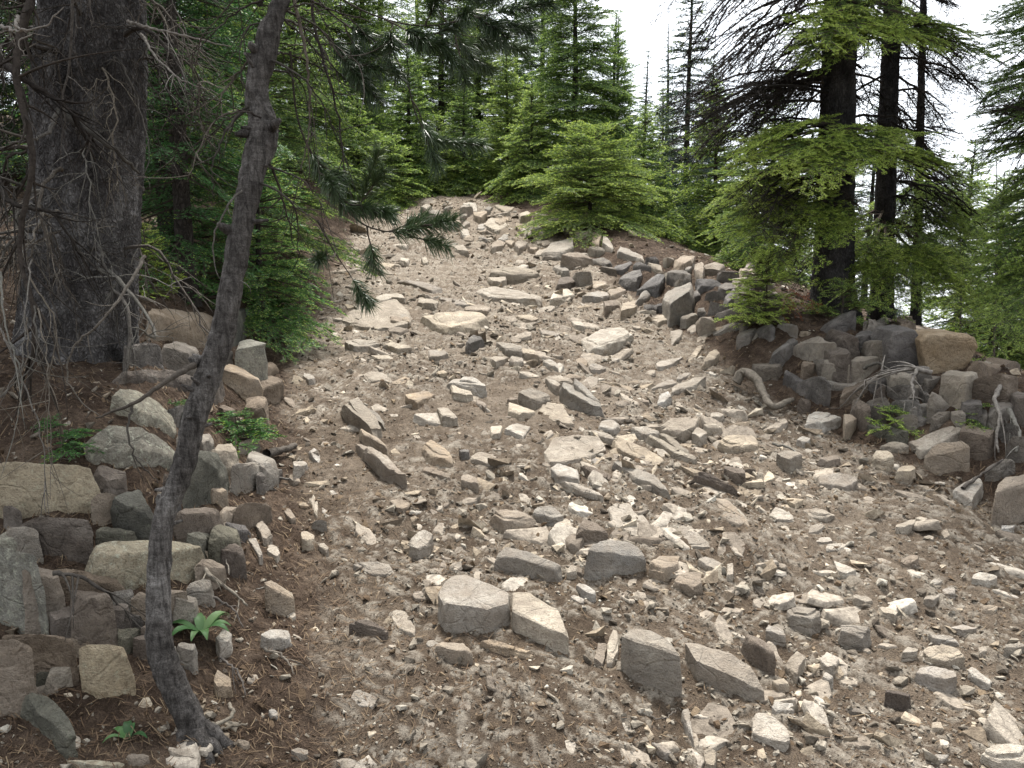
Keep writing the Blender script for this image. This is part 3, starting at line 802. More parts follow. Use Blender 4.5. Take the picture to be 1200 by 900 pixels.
for a in ((957, 400, 42, 9, 0, 17, 'dark'), (988, 393, 38, 8, -4, 15, 'dark'), (984, 373, 42, 8, -15, 13, 'dark'), (964, 424, 22, 6, 0, 12, 'dark'), (981, 425, 28, 6, 4, 18, 'dark'), (1012, 420, 34, 6, 8, 20, 'dark'), (1030, 396, 28, 7, 0, 20, 'dark'),
          (1122, 438, 44, 7, 8, 26, 'dark'), (1168, 444, 44, 8, -4, 26, 'dark'), (1168, 424, 40, 6, 3, 16, 'dark'), (1194, 462, 24, 7, 0, 22, 'brown'), (1102, 470, 30, 9, 25, 20, 'dark'), (1038, 503, 40, 8, 3, 9, 'mossy'), (1048, 521, 24, 6, 0, 7, 'grey'),
          (1148, 505, 44, 10, -8, 22, 'dark'), (1060, 455, 34, 8, 0, 14, 'dark'), (1000, 455, 30, 7, 0, 10, 'brown'), (988, 448, 34, 6, -8, 6, 'grey'), (995, 492, 14, 12, 30, 8, 'tan'), (930, 440, 26, 7, 10, 10, 'dark'), (920, 405, 26, 7, -10, 12, 'dark'), (940, 470, 20, 7, 0, 10, 'brown'), (1140, 470, 28, 7, 0, 18, 'dark'), (1180, 500, 28, 8, 0, 18, 'dark'), (1010, 475, 24, 10, 10, 14, 'brown')):
    tone_ = a[6] if a[6] != 'dark' else ('dark', 'grey', 'grey', 'brown', 'dark')[int(a[0]) % 5]
    a = (a[0], a[1], a[2] * 1.25, a[3] * 1.3, a[4] + (a[0] * 7 % 40 - 20), a[5] * 1.2, tone_)
    E(*a, name='rubble_stone')
def face_block(name, face, d, depth, mat, label, lm, chips=4, rough=.04):
    NROCK[0] += 1; seed = NROCK[0] * 7 + 3
    rg = np.random.default_rng(seed)
    fr = np.array([P(x, y, d + rg.uniform(-.02, .02)) for x, y in face])
    c = fr.mean(0)
    bk = c + (fr - c) * np.array([1.05, 1, .9]) + np.array([.02, depth, .02])
    me, c = rock_mesh(name, [np.concatenate([fr, bk])], MAT[mat], seed, 4, rough, chips, .3, 5)
    o = obj(name, me); o.location = c
    tag(o, label, name)
    f = np.array(face); ROCK_XY.append((f[:, 0].mean(), f[:, 1].mean(), np.ptp(f[:, 0])))
    LAND.append((f[:, 0].mean(), f[:, 1].mean(), lm))


face_block('boulder', [(1041, 404), (1050, 390), (1076, 386), (1083, 400), (1082, 440), (1060, 444), (1040, 436)], 4.22, .3, 'dark', 'large dark grey boulder left of the ochre boulder', 'the large grey berm boulder')
face_block('boulder', [(1080, 400), (1088, 392), (1128, 391), (1148, 398), (1146, 408), (1130, 434), (1116, 440), (1086, 440)], 4.15, .32, 'ochre', 'big ochre boulder on top of the right berm', 'the ochre boulder')

# ---- left bank wall ----------------------------------------------------
LB = dict(name='boulder', rough=.06, chips=5, grow=1.12)
_E = E
def E(cx, cy, w, h, ang, fh, mat, *a, **k):
    if k.get('name') == 'boulder': w, h, fh = w * 1.16, h * 1.35, fh * 1.10
    return _E(cx, cy, w, h, ang, fh, mat, *a, **k)

rock_poly('boulder', [(-16, 548), (10, 541), (80, 541), (104, 546), (110, 556), (80, 556), (20, 558)], 46, 'yellow', 'long yellowish lichen boulder under the hanging dead twigs', 'the yellow lichen boulder', rough=.05)
E(68, 612, 76, 8, 2, 40, 'brown', 'purple brown block under the yellow lichen boulder', 'the purple brown block', **LB); E(28, 622, 34, 8, 0, 26, 'grey', **LB)
rock_poly('boulder', [(128, 578), (150, 569), (166, 574), (180, 600), (162, 600), (142, 588)], 34, 'mossy', 'dark green triangular boulder left of the leaning pine', 'the dark green boulder')
rock_poly('boulder', [(98, 642), (124, 634), (180, 630), (234, 636), (234, 644), (180, 646), (130, 650)], 34, 'lichen', 'broad grey green slab behind the leaning pine', 'the broad grey green slab', rough=.04)
E(134, 621, 50, 8, 2, 12, 'mossy', **LB); E(8, 650, 54, 12, 0, 84, 'lichen', 'tall speckled grey boulder at the left edge of the photo', 'the speckled grey boulder', **LB)
E(48, 672, 48, 10, 6, 62, 'tan', 'rounded tan boulder right of the speckled grey boulder', 'the rounded tan boulder', **LB); E(8, 627, 34, 8, 0, 14, 'lichen', **LB)
E(98, 674, 86, 10, 8, 20, 'brown', 'flat brown slab under a thin dead stick', **LB); E(104, 696, 44, 8, 4, 60, 'brown', 'tall brown stone in the gap of the left wall', **LB)
E(40, 746, 74, 8, 4, 54, 'brown', 'dark brown block under the rounded tan boulder', 'the dark brown block', **LB); E(12, 758, 50, 14, 10, 96, 'tan', 'tan slab standing upright in the lower left corner', 'the corner slab', **LB)
rock_poly('slab', [(24, 812), (44, 806), (70, 830), (92, 866), (78, 868), (50, 840)], 30, 'mossy', 'dark blue grey slab leaning in the lower left corner')
E(124, 766, 58, 18, 6, 56, 'yellow', 'smooth cream boulder standing in brown needles', 'the smooth cream boulder', rough=.04, name='boulder'); E(136, 712, 28, 8, 0, 36, 'brown', **LB)
E(212, 368, 78, 12, 6, 28, 'ochre', 'rust brown boulder between the big spruce and the leaning pine', 'the rust brown boulder', **LB); E(166, 408, 46, 10, 4, 26, 'dark', **LB); E(213, 405, 46, 10, 0, 28, 'dark', **LB)
E(190, 439, 78, 8, 3, 16, 'brown', **LB)
rock_poly('slab', [(127, 456), (140, 452), (172, 462), (206, 488), (196, 494), (160, 480)], 22, 'lichen', 'tilted lichen slab right of the big spruce', 'the tilted lichen slab')
E(292, 404, 44, 12, 0, 58, 'lichen', 'tall grey green boulder right of the leaning pine', 'the tall grey green boulder', rough=.035, name='boulder'); E(278, 434, 46, 9, 20, 28, 'tan', **LB)
rock_poly('slab', [(98, 506), (128, 497), (170, 502), (208, 524), (200, 534), (150, 524)], 26, 'lichen', 'wide lichen slab above the dark green boulder', 'the wide lichen slab')
E(238, 534, 54, 12, 30, 54, 'mossy', 'dark boulder in shade right of the leaning pine', **LB); E(290, 549, 44, 12, 4, 28, 'grey', 'squarish grey boulder below the bright fir seedling', 'the squarish grey boulder', **LB); E(266, 523, 40, 9, 0, 22, 'grey', **LB); E(304, 536, 34, 10, 8, 30, 'grey', **LB)
E(230, 597, 42, 9, 0, 38, 'brown', **LB); E(238, 512, 20, 9, 0, 16, 'grey', **LB); E(295, 592, 38, 8, 0, 24, 'brown', **LB)
for a in ((350, 543, 22, 8, 0, 18, 'white'), (370, 533, 26, 9, 55, 4, 'white'), (366, 586, 30, 10, 68, 6, 'white'), (373, 612, 18, 7, 0, 14, 'grey'), (386, 603, 24, 8, 45, 4, 'white'), (360, 628, 18, 12, 20, 10, 'white'), (298, 636, 34, 10, 66, 6, 'white'), (320, 645, 20, 12, 20, 5, 'white'), (308, 620, 24, 14, 60, 8, 'tan'),
          (328, 690, 42, 10, 30, 20, 'tan'), (325, 743, 40, 12, 6, 12, 'white'), (262, 745, 24, 14, -10, 10, 'white'), (218, 757, 26, 12, 0, 28, 'grey'), (262, 796, 26, 18, 40, 14, 'tan'), (322, 836, 17, 9, 40, 4, 'white'), (213, 882, 40, 12, 10, 18, 'pale'), (112, 894, 74, 8, 2, 12, 'lichen'), (160, 886, 26, 9, 0, 14, 'tan'),
          (345, 560, 16, 8, 20, 8, 'tan'), (338, 600, 16, 9, 40, 6, 'tan'), (380, 640, 14, 8, 30, 4, 'pale'), (352, 880, 20, 9, 10, 5, 'pale'), (285, 870, 18, 9, 10, 5, 'tan'), (368, 530, 12, 8, 0, 6, 'pale'), (340, 470, 24, 9, 40, 6, 'tan'), (362, 440, 20, 7, 20, 4, 'pale')):
    E(*a, name='stone')
# ---- broken rock at the top of the trail -------------------------------
E(563, 250, 18, 9, 0, 9, 'tan'); E(580, 262, 28, 13, 5, 7, 'pale', 'largest pale stone of the heap at the trail top', 'the heap at the trail top'); E(592, 243, 24, 7, 5, 5, 'grey', 'blue grey flat stone above the heap at the trail top')
rs = np.random.default_rng(5)
for k in range(26):
    cx = rs.uniform(488, 640); cy = 238 + (cx - 488) * .16 + rs.uniform(0, 34)
    w = rs.uniform(10, 20)
    E(cx, cy, w, w * .5, rs.uniform(-30, 30), w * .4, rs.choice(['pale', 'tan', 'white', 'tan']), name='stone')
for cx, cy, n in ((430, 360, 6), (540, 330, 6), (660, 400, 6), (610, 440, 6)):
    for k in range(n):
        w = rs.uniform(14, 24)
        E(cx + rs.normal() * 45, cy + rs.normal() * 22, w, w * .36, rs.uniform(-10, 25), 4, rs.choice(['pale', 'tan', 'white']), name='stone')

def fill(poly, n, wr, fr, mats, name, sd):
    rg = np.random.default_rng(sd)
    poly = np.array(poly, float); lo, hi = poly.min(0), poly.max(0)
    for _ in range(n):
        best = None
        for _t in range(40):
            q = rg.uniform(lo, hi)
            x1, y1 = poly[:, 0], poly[:, 1]; x2, y2 = np.roll(x1, -1), np.roll(y1, -1)
            c = ((y1 > q[1]) != (y2 > q[1])) & (q[0] < (x2 - x1) * (q[1] - y1) / (y2 - y1 + 1e-9) + x1)
            if c.sum() % 2 == 0: continue
            d = min((math.hypot(q[0] - a, (q[1] - b) * 1.3) - w * .45) for a, b, w in ROCK_XY)
            if best is None or d > best[0]: best = (d, q)
        w = rg.uniform(*wr)
        _E(best[1][0], best[1][1], w, w * rg.uniform(.22, .4), rg.uniform(-18, 18), w * rg.uniform(*fr), str(rg.choice(mats)), name=name)


fill([(0, 560), (130, 520), (230, 500), (330, 520), (300, 600), (240, 690), (160, 760), (60, 800), (0, 740)], 34, (22, 46), (.4, .8), ['brown', 'mossy', 'brown', 'grey', 'dark', 'tan'], 'boulder', 1)
fill([(130, 400), (250, 350), (330, 400), (320, 480), (140, 500)], 10, (24, 44), (.4, .8), ['brown', 'mossy', 'dark', 'grey'], 'boulder', 2)
fill([(930, 390), (1060, 370), (1200, 420), (1200, 520), (1060, 490), (950, 450)], 26, (20, 38), (.45, .75), ['dark', 'dark', 'brown', 'grey'], 'rubble_stone', 3)
fill([(640, 290), (700, 280), (800, 300), (900, 310), (930, 390), (860, 400), (770, 370), (680, 350)], 34, (14, 30), (.35, .6), ['dark', 'grey', 'tan', 'dark', 'grey'], 'rubble_stone', 4)
fill([(480, 232), (640, 250), (700, 275), (660, 290), (520, 275)], 14, (10, 20), (.4, .6), ['tan', 'pale', 'grey'], 'stone', 6)

# ---- compose the labels of the remaining stones ------------------------
COLW = {'pale': 'pale', 'white': 'white', 'tan': 'tan', 'grey': 'grey', 'dark': 'dark', 'brown': 'brown', 'ochre': 'ochre', 'lichen': 'lichen grey', 'yellow': 'yellowish', 'mossy': 'dark mossy'}
ORD = ['', 'second ', 'third ', 'fourth ', 'fifth ', 'sixth ', 'seventh ', 'eighth ', 'ninth ', 'tenth ']
LAND.append((200, 640, 'the leaning pine')); LAND.append((890, 455, 'the twisted dead root')); LAND.append((1045, 480, 'the low fir seedling'))
LAND.append((895, 335, 'the young fir with red needles')); LAND.append((240, 735, 'the broad leaved plant'))
used = {}
rows = []
for o, x, y, w, h, fh, mat in AUTO:
    size = 'small' if w < 22 else 'medium' if w < 40 else 'large'
    shape = 'block' if fh > .8 * h and fh > 12 else 'long flat stone' if w > 3.2 * h and fh < 7 else 'flat stone' if fh < 5 else 'stone'
    desc = f"{size} {COLW[mat]} {shape}"
    ds = sorted((math.hypot(x - a, y - b), a, b, t) for a, b, t in LAND)
    d, a, b, t = ds[0]
    dx, dy = x - a, y - b
    rel = ('right of' if dx > 0 else 'left of') if abs(dx) > abs(dy) * 1.3 else ('below' if dy > 0 else 'above')
    rows.append((desc, rel, t, d, o))
byk = {}
for r_ in rows: byk.setdefault(r_[:3], []).append(r_)
for k, lst in byk.items():
    lst.sort(key=lambda r_: r_[3])
    for i, r_ in enumerate(lst):
        pre = '' if len(lst) == 1 else ('nearest ' if i == 0 else ORD[i] + 'nearest ')
        r_[4]['label'] = f"{pre}{k[0]} {k[1]} {k[2]}"
for o in [o for o in COL.objects if o.type == 'MESH' and o.name.split('.')[0] in ('rubble_stone',)]:
    o['group'] = 'rubble stones piled in the right berm'
for o in [o for o in COL.objects if o.type == 'MESH' and o.name.split('.')[0] in ('stone',)]:
    o['group'] = 'small stones scattered along the trail and its left bank'
for o in [o for o in COL.objects if o.type == 'MESH' and o.parent is None and o.name.split('.')[0] in ('rock', 'slab')]:
    o['group'] = 'rocks set in the trail'
for o in [o for o in COL.objects if o.type == 'MESH' and o.parent is None and o.name.split('.')[0] == 'boulder']:
    o['group'] = 'boulders of the banks'

# ------------------------------------------------------------------ gravel, crumbs, needle litter (uncountable)
def pebble_templates(n, lo, hi, seed):
    out = []
    for k in range(n):
        rg = np.random.default_rng(seed + k)
        p = rg.normal(size=(rg.integers(lo, hi), 3)); p /= np.linalg.norm(p, axis=1)[:, None]
        
        p = np.sign(p) * np.abs(p) ** .45 + rg.normal(0, .12, p.shape)
        p *= np.array([.5, .5 * rg.uniform(.5, .95), .5 * rg.uniform(.32, .7)])
        bm = bmesh.new()
        for q in p: bm.verts.new(q)
        r = bmesh.ops.convex_hull(bm, input=bm.verts)
        for v in [g for g in bm.verts if not g.link_faces]: bm.verts.remove(v)
        bmesh.ops.triangulate(bm, faces=bm.faces)
        bm.verts.index_update()
        out.append((np.array([v.co[:] for v in bm.verts]), np.array([[v.index for v in f.verts] for f in bm.faces])))
        bm.free()
    return out


def spread(n, ylo, yhi, rg, power=1.0):
    """points on the terrain in view, thinner with distance"""
    t = rg.uniform(0, 1, n)
    y = np.exp(np.log(ylo) + t * (np.log(yhi) - np.log(ylo)))
    x = rg.uniform(-.72, .72, n) * (y + .5)
    return x, y


def scatter_stones(name, n, tpl, mat, size_f, tint_f, keep_f, seed, sink=.3, tilt=.35, slope=0.0, smooth=False):
    rg = np.random.default_rng(seed)
    x, y = spread(n, 1.45, 13.5, rg)
    m, ins, st = micro(x, y)
    ok = keep_f(x, y, ins, rg)
    x, y, m, ins = x[ok], y[ok], m[ok], ins[ok]
    z = H(x, y) + m
    s = size_f(len(x), y, ins, rg)
    tn = tint_f(len(x), ins, rg)
    V, Fc, A = [], [], []; nn = 0
    which = rg.integers(0, len(tpl), len(x))
    for k, (tv, tf) in enumerate(tpl):
        idx = np.where(which == k)[0]
        if not len(idx): continue
        a = rg.normal(-.7, .75, len(idx)); b = rg.normal(0, tilt, len(idx)); c = rg.normal(0, tilt, len(idx))
        ca, sa = np.cos(a), np.sin(a)
        v = tv[None] * s[idx][:, None, None]
        v = v + 0
        v[..., 2] += v[..., 0] * b[:, None] + v[..., 1] * c[:, None]
        vx = v[..., 0] * ca[:, None] - v[..., 1] * sa[:, None]; vy = v[..., 0] * sa[:, None] + v[..., 1] * ca[:, None]
        w = np.stack([vx + x[idx][:, None], vy + y[idx][:, None], v[..., 2] + vy * slope + (z[idx] + s[idx] * (.5 - sink) * .5)[:, None]], -1)
        f = tf[None] + (np.arange(len(idx)) * len(tv))[:, None, None] + nn
        V.append(w.reshape(-1, 3)); Fc.append(f.reshape(-1, 3)); A.append(np.repeat(tn[idx], len(tv))); nn += len(idx) * len(tv)
    me = mesh_np(name, np.concatenate(V), [np.concatenate(Fc)], [mat], None, smooth, {'tint': np.concatenate(A)}, R(32) if smooth else None)
    o = obj(name, me); o['kind'] = 'stuff'
    return o


TPL = pebble_templates(14, 9, 15, 100)
def stony(x, y):
    p = np.stack([x, y], 1)
    return S(fbm(p * 1.3, 3, 77) * 1.5 + .55)


def slab_templates(n, seed):
    out = []
    for k in range(n):
        rg = np.random.default_rng(seed + k)
        m = rg.integers(5, 8); th = (np.arange(m) + rg.uniform(-.3, .3, m)) * 6.283 / m
        r = rg.uniform(.75, 1.2, m)
        x, y = np.cos(th) * r * .5, np.sin(th) * r * .5 * rg.uniform(.45, .8)
        hgt = rg.uniform(.10, .24); tl = rg.normal(0, .12, 2)
        top = np.stack([x * .92, y * .92, hgt / 2 + x * tl[0] + y * tl[1] + rg.normal(0, .02, m)], 1)
        low = np.stack([x * 1.05, y * 1.05, np.full(m, -hgt / 2)], 1)
        v, f = hull_tris(np.concatenate([top, low]), rg, 4, (.04, .25))
        for _ in range(2): v, f = subdiv(v, f)
        v = relax(v, f, 1)
        d = np.stack([fbm(v * 4 + 9 * k, 3, 71), fbm(v * 4 + 9 * k, 3, 72), fbm(v * 4 + 9 * k, 3, 73)], 1) * .045
        out.append((v + d, f))
    return out


scatter_stones('half_buried_rubble', 7000, slab_templates(28, 900), MAT['gravel'],
               lambda n, y, i, rg: np.minimum(.06 * rg.pareto(2.0, n) + .05, .24) * (.60 + .14 * y ** .8),
               lambda n, i, rg: np.clip(rg.normal(.58, .17, n), 0, 1),
               lambda x, y, i, rg: rg.uniform(0, 1, len(x)) < np.where(i > .7, (.10 + .75 * stony(x, y)) * np.interp(y, [1.5, 2.3, 3.2, 7], [.07, .22, .75, 1]), .02), 5, .62, tilt=.19, slope=.17, smooth=True)
scatter_stones('loose_rubble', 10000, pebble_templates(26, 9, 14, 700), MAT['gravel'],
               lambda n, y, i, rg: np.minimum(.022 * rg.pareto(2.0, n) + .017, .10) * (.45 + .27 * y ** .8),
               lambda n, i, rg: np.clip(rg.normal(.52, .2, n), 0, 1),
               lambda x, y, i, rg: rg.uniform(0, 1, len(x)) < np.where(i > .5, (.14 + .75 * stony(x, y)) * np.interp(y, [1.5, 2.2, 3, 7], [.2, .36, .85, 1]), .05), 4, .75)
scatter_stones('loose_gravel', 46000, TPL, MAT['gravel'],
               lambda n, y, i, rg: np.minimum(.006 * rg.pareto(2.3, n) + .006, .04) * (.55 + .28 * y ** .8),
               lambda n, i, rg: np.clip(rg.normal(.45, .24, n), 0, 1),
               lambda x, y, i, rg: rg.uniform(0, 1, len(x)) < np.where(i > .5, .25 + .9 * stony(x, y), .2), 1)
scatter_stones('soil_crumbs', 42000, pebble_templates(10, 7, 11, 300), MAT['crumb'],
               lambda n, y, i, rg: np.minimum(.005 * rg.pareto(2.6, n) + .005, .03) * (.6 + .22 * y ** .8),
               lambda n, i, rg: np.clip(rg.normal(.45, .22, n) + .2 * (i - .3), 0, 1),
               lambda x, y, i, rg: rg.uniform(0, 1, len(x)) < .8, 2, .35)


def litter():
    rg = np.random.default_rng(9)
    x, y = spread(60000, 1.45, 9.0, rg)
    m, ins, st = micro(x, y)
    xl, xr = edges(y)
    near_edge = np.exp(-np.maximum(x - xl, 0) / .35) + np.exp(-np.maximum(xr - x, 0) / .5)
    ok = rg.uniform(0, 1, len(x)) < np.clip(.02 + near_edge * .75, 0, 1)
    x, y, m = x[ok], y[ok], m[ok]
    z = H(x, y) + m + rg.uniform(.001, .012, len(x))
    n = len(x)
    a = rg.uniform(0, 6.28, n); l = rg.uniform(.014, .042, n) * (.8 + .1 * y); w = .0006 * (.7 + .45 * y)
    d = np.stack([np.cos(a), np.sin(a), rg.normal(0, .25, n)], 1) * l[:, None]
    # follow the slope
    e = .02
    d[:, 2] += d[:, 0] * (H(x + e, y) - H(x - e, y)) / (2 * e) + d[:, 1] * (H(x, y + e) - H(x, y - e)) / (2 * e)
    s = np.stack([-np.sin(a), np.cos(a), np.full(n, .3)], 1) * w[:, None]
    c = np.stack([x, y, z], 1)
    bend = np.stack([-np.sin(a), np.cos(a), np.full(n, .2)], 1) * (l * rg.normal(0, .05, n))[:, None]
    p = np.stack([c - d / 2 - s, c - d / 2 + s, c + bend + s, c + bend - s, c + d / 2 + s * .4, c + d / 2 - s * .4], 1)
    i = np.arange(n)[:, None] * 6
    f = np.concatenate([i + np.array([[0, 1, 2, 3]]), i + np.array([[3, 2, 4, 5]])])
    me = mesh_np('needle_litter', p.reshape(-1, 3), [f], [MAT['litter']], None, False, {'tint': np.repeat(np.clip(rg.normal(.5, .25, n), 0, 1), 6)})
    o = obj('needle_litter', me); o['kind'] = 'stuff'


litter()

# ------------------------------------------------------------------ foliage
def twig_needles(rg, p0, d, ln, up, nl, nw, dens, tipf, tint, flat=.5, tipmat=1):
    """needles of one twig: triangles (M,3,3), material, tint"""
    n = max(3, int(ln * dens))
    t = (np.arange(n) + rg.uniform(0, 1, n)) / n
    side = np.cross(d, up); side /= np.linalg.norm(side) + 1e-9
    upv = np.cross(side, d)
    ph = rg.uniform(0, 2 * math.pi, n)
    rad = np.cos(ph)[:, None] * side + (np.abs(np.sin(ph)) * .8 - .25)[:, None] * upv * flat * 1.6
    dirn = d * rg.uniform(.35, .8, n)[:, None] + rad * rg.uniform(.7, 1.0, n)[:, None]
    dirn /= np.linalg.norm(dirn, axis=1)[:, None]
    L_ = nl * rg.uniform(.7, 1.15, n) * (1 - .25 * t)
    base = p0 + d * (t * ln)[:, None]
    wv = np.cross(dirn, rg.normal(size=(n, 3))); wv /= np.linalg.norm(wv, axis=1)[:, None] + 1e-9
    wv *= nw * .5
    tip = base + dirn * L_[:, None]
    mid = base + dirn * (L_ * .5)[:, None]
    tri = np.stack([base - wv * .8, mid + wv * 1.4, tip], 1)
    m = np.where(t > 1 - tipf, tipmat, 0)
    return tri, m, np.clip(tint + rg.normal(0, .18, n), 0, 1)


def make_spray(L_, rg, nl, nw, dens, tipf=.3, step=.07, order=2, stem=.006):
    """flat fir spray along +X of length L_, in XY, up is Z"""
    T, M, A = [], [], []
    up = np.array([0, 0, 1.0])
    stems = []

    def twig(p, d, ln, lev, tint):
        d = d / np.linalg.norm(d)
        tri, m, a = twig_needles(rg, p, d, ln, up, nl, nw, dens, min(1.0, tipf * .16 / max(ln, .05)) if ln > .16 else tipf, tint)
        T.append(tri); M.append(m); A.append(a)
        stems.append((p, p + d * ln, lev))
        if lev >= order or ln < .07: return
        s0 = .12 * ln; sgn = 1
        st = step * (1 if lev == 0 else .8)
        k = max(2, int((ln - s0) / st * 2))
        for i in range(k):
            t = s0 + (ln - s0) * (i + rg.uniform(0, .8)) / k
            sgn = -sgn
            fr = t / ln
            l2 = (ln * .50 * (1 - fr) ** .75 + .035) * rg.uniform(.7, 1.15)
            if lev > 0: l2 *= .7
            ang = R(rg.uniform(42, 62)) * sgn
            c, s = math.cos(ang), math.sin(ang)
            nd = np.array([d[0] * c - d[1] * s, d[0] * s + d[1] * c, d[2] + rg.normal(0, .10)])
            twig(p + d * t, nd, l2, lev + 1, np.clip(tint + rg.normal(0, .12), 0, 1))

    twig(np.zeros(3), np.array([1.0, 0, 0]), L_, 0, .5)
    # stems: thin crossed ribbons
    for a, b, lev in stems:
        d = b - a; n = np.linalg.norm(d); d = d / n
        w = stem * (1, .55, .35)[lev]
        s = np.cross(d, up); s /= np.linalg.norm(s) + 1e-9
        for q in (s, up):
            T.append(np.stack([a - q * w, a + q * w, b])[None]); M.append(np.array([2])); A.append(np.array([.4]))
    return np.concatenate(T), np.concatenate(M), np.concatenate(A)


SPRAYS = {}
def sprays(cls):
    tipfrac = .75 if cls == 'near' else .42
    if cls in SPRAYS: return SPRAYS[cls]
    nl, nw, dens, step, order = {'near': (.023, .0036, 420, .078, 2), 'mid': (.028, .0058, 220, .09, 2), 'far': (.042, .011, 130, .105, 2), 'low': (.06, .02, 55, .12, 2)}[cls]
    out = {}
    for L_ in (.18, .3, .5, .8, 1.2):
        out[L_] = [make_spray(L_, np.random.default_rng(int(L_ * 100) + 7 * k + len(cls)), nl, nw, dens, tipfrac, step, order) for k in range(3)]
    SPRAYS[cls] = out
    return out


def put_spray(sp, base, direc, ln, cls, rg, droop=.15, up=(0, 0, 1), tint=0.0, roll=0.0, bare=0.0, tipdrop=0.0):
    tab = sprays(cls)
    keys = np.array(list(tab)); k = keys[np.argmin(np.abs(np.log(keys / ln)))]
    T, M, A = tab[k][rg.integers(0, 3)]
    d = np.asarray(direc, float); d /= np.linalg.norm(d)
    side = np.cross(np.asarray(up, float), d); side /= np.linalg.norm(side) + 1e-9
    upv = np.cross(d, side)
    if roll:
        c, s = math.cos(roll), math.sin(roll)
        side, upv = side * c + upv * s, upv * c - side * s
    v = T.reshape(-1, 3) * (ln / k)
    if rg.uniform() < .5: v = v * np.array([1, -1, 1])
    w = v[:, :1] * d + v[:, 1:2] * side + v[:, 2:] * upv
    w[:, 2] -= droop * v[:, 0] ** 2 / max(ln, .05) + .25 * droop * np.abs(v[:, 1])
    w[:, 2] += .10 * ln * np.sin(np.clip(v[:, 0] / ln, 0, 1) * 3.0) * .5
    tri = (w + np.asarray(base)).reshape(-1, 3, 3)
    keep = np.ones(len(tri), bool)
    if bare: keep &= (rg.uniform(0, 1, len(tri)) > bare) | (M == 2)
    m = M.copy()
    if tipdrop: m = np.where((m == 1) & (rg.uniform(0, 1, len(m)) < tipdrop), 0, m)
    sp.tris(tri[keep], m[keep], np.clip(A[keep] + tint, 0, 1))


def trunk_soup(pts, rad, sides, amp, freq, seed, mat=0):
    sp = Soup()

    def disp(v, c, ring, r):
        q = np.stack([v[:, 0], v[:, 1], v[:, 2] * .6], 1)
        k = fbm(q * freq, 3, seed, .6)
        k2 = np.abs(fbm(q * freq * 3.1, 2, seed + 5))
        return v + ring * (amp * (k + .6 * k2))[:, None] * (.4 + .6 * np.minimum(r / .1, 1.5))[:, None]
    sp.tube(pts, rad, sides, mat, .5, disp)
    return sp


def fir(name, label, x, y, Ht, R_, cls='far', crown=.1, dens=1.0, tips=1.0, needle='needle', tilt=0, seed=1, group=None, z=None, droop=.2, tr=None, prof=.85, bare=0.0, tint=0.0, sp_=.125, elev=(-12, 35), cat='tree'):
    rg = np.random.default_rng(seed)
    z0 = float(H(x, y)) - .05 if z is None else z
    root = thing(name, label, cat, (x, y, z0), group)
    tr = tr or .0095 * Ht + .012
    n = max(10, int(Ht * 7))
    tt = np.linspace(0, 1, n)
    lean = rg.normal(0, .015, 2) * Ht
    wob = np.stack([fbm(np.stack([tt * 3, np.full(n, seed * 1.0)], 1), 2, seed), fbm(np.stack([tt * 3, np.full(n, seed + 9.0)], 1), 2, seed)], 1) * .02 * Ht ** .5
    pts = np.stack([lean[0] * tt + wob[:, 0] * tt + tilt * tt, lean[1] * tt + wob[:, 1] * tt, tt * Ht], 1)
    rad = tr * (1 - tt) ** .8 + .004 + tr * .5 * np.exp(-tt * Ht / .15)
    obj('trunk', trunk_soup(pts, rad, 12, .006, 14, seed).mesh('trunk', [MAT['bark_far']], True), root)
    sp = Soup()
    zc = crown * Ht
    zz = zc
    while zz < Ht * .985:
        fr = (Ht - zz) / (Ht - zc)
        LL = R_ * fr ** prof
        nb = max(3, int(round((4 + 3 * fr) * dens)))
        a0 = rg.uniform(0, 6.28)
        for i in range(nb):
            ln = max(.09, LL * rg.uniform(.62, 1.12))
            az = a0 + i * 6.283 / nb + rg.normal(0, .25)
            el = R(elev[0] + (elev[1] - elev[0]) * (1 - fr) ** 1.3 + rg.normal(0, 7))
            c = pts[min(n - 1, int(zz / Ht * (n - 1)))]
            put_spray(sp, (c[0], c[1], zz + rg.normal(0, .03)), (math.cos(az) * math.cos(el), math.sin(az) * math.cos(el), math.sin(el)), ln, cls, rg, droop * fr, tint=tint + rg.normal(0, .12), roll=rg.normal(0, .15), bare=bare, tipdrop=1 - tips)
        zz += sp_ * (.55 + .6 * fr) * (Ht / 3.0) ** .25 * rg.uniform(.8, 1.2)
    obj('crown', sp.mesh('crown', [MAT[needle], MAT['tip'], MAT['twig']]), root)
    return root


def FX(px, d):
    return (px - 600) / F * d


BG = 'firs standing behind the top of the trail'
# -- behind the crest, from the photo's left to right
fir('fir_tree', 'tall green fir left of the bright pointed young fir', FX(440, 14.5), 14.5, 6.0, 1.1, 'far', .06, 1.0, .5, 'needle', seed=22, group=BG, prof=.6)
fir('fir_tree', 'bright pointed young fir at the trail top', FX(482, 12.9), 12.9, 2.5, .95, 'far', .05, 1.1, 1.0, 'needle', seed=23, group=BG)
fir('fir_tree', 'broad tall fir behind the bright pointed young fir', FX(518, 16), 16, 6.5, 1.3, 'far', .05, 1.0, .6, 'needle', seed=24, group=BG, prof=.6)
fir('fir_tree', 'small olive green fir right of the bright pointed young fir', FX(545, 13.2), 13.2, 1.9, .8, 'far', .05, 1.1, .6, 'needle', seed=25, group=BG)
fir('fir_tree', 'rounded yellow green fir left of the tall central fir', FX(598, 13.4), 13.4, 2.5, 1.0, 'far', .04, 1.2, 1.0, 'needle', seed=26, group=BG, tint=.15)
fir('fir_tree', 'tall central fir with its bare trunk showing under the crown', FX(668, 12.6), 12.6, 4.6, 1.25, 'far', .17, 1.0, .7, 'needle', seed=27, group=BG, prof=.7)
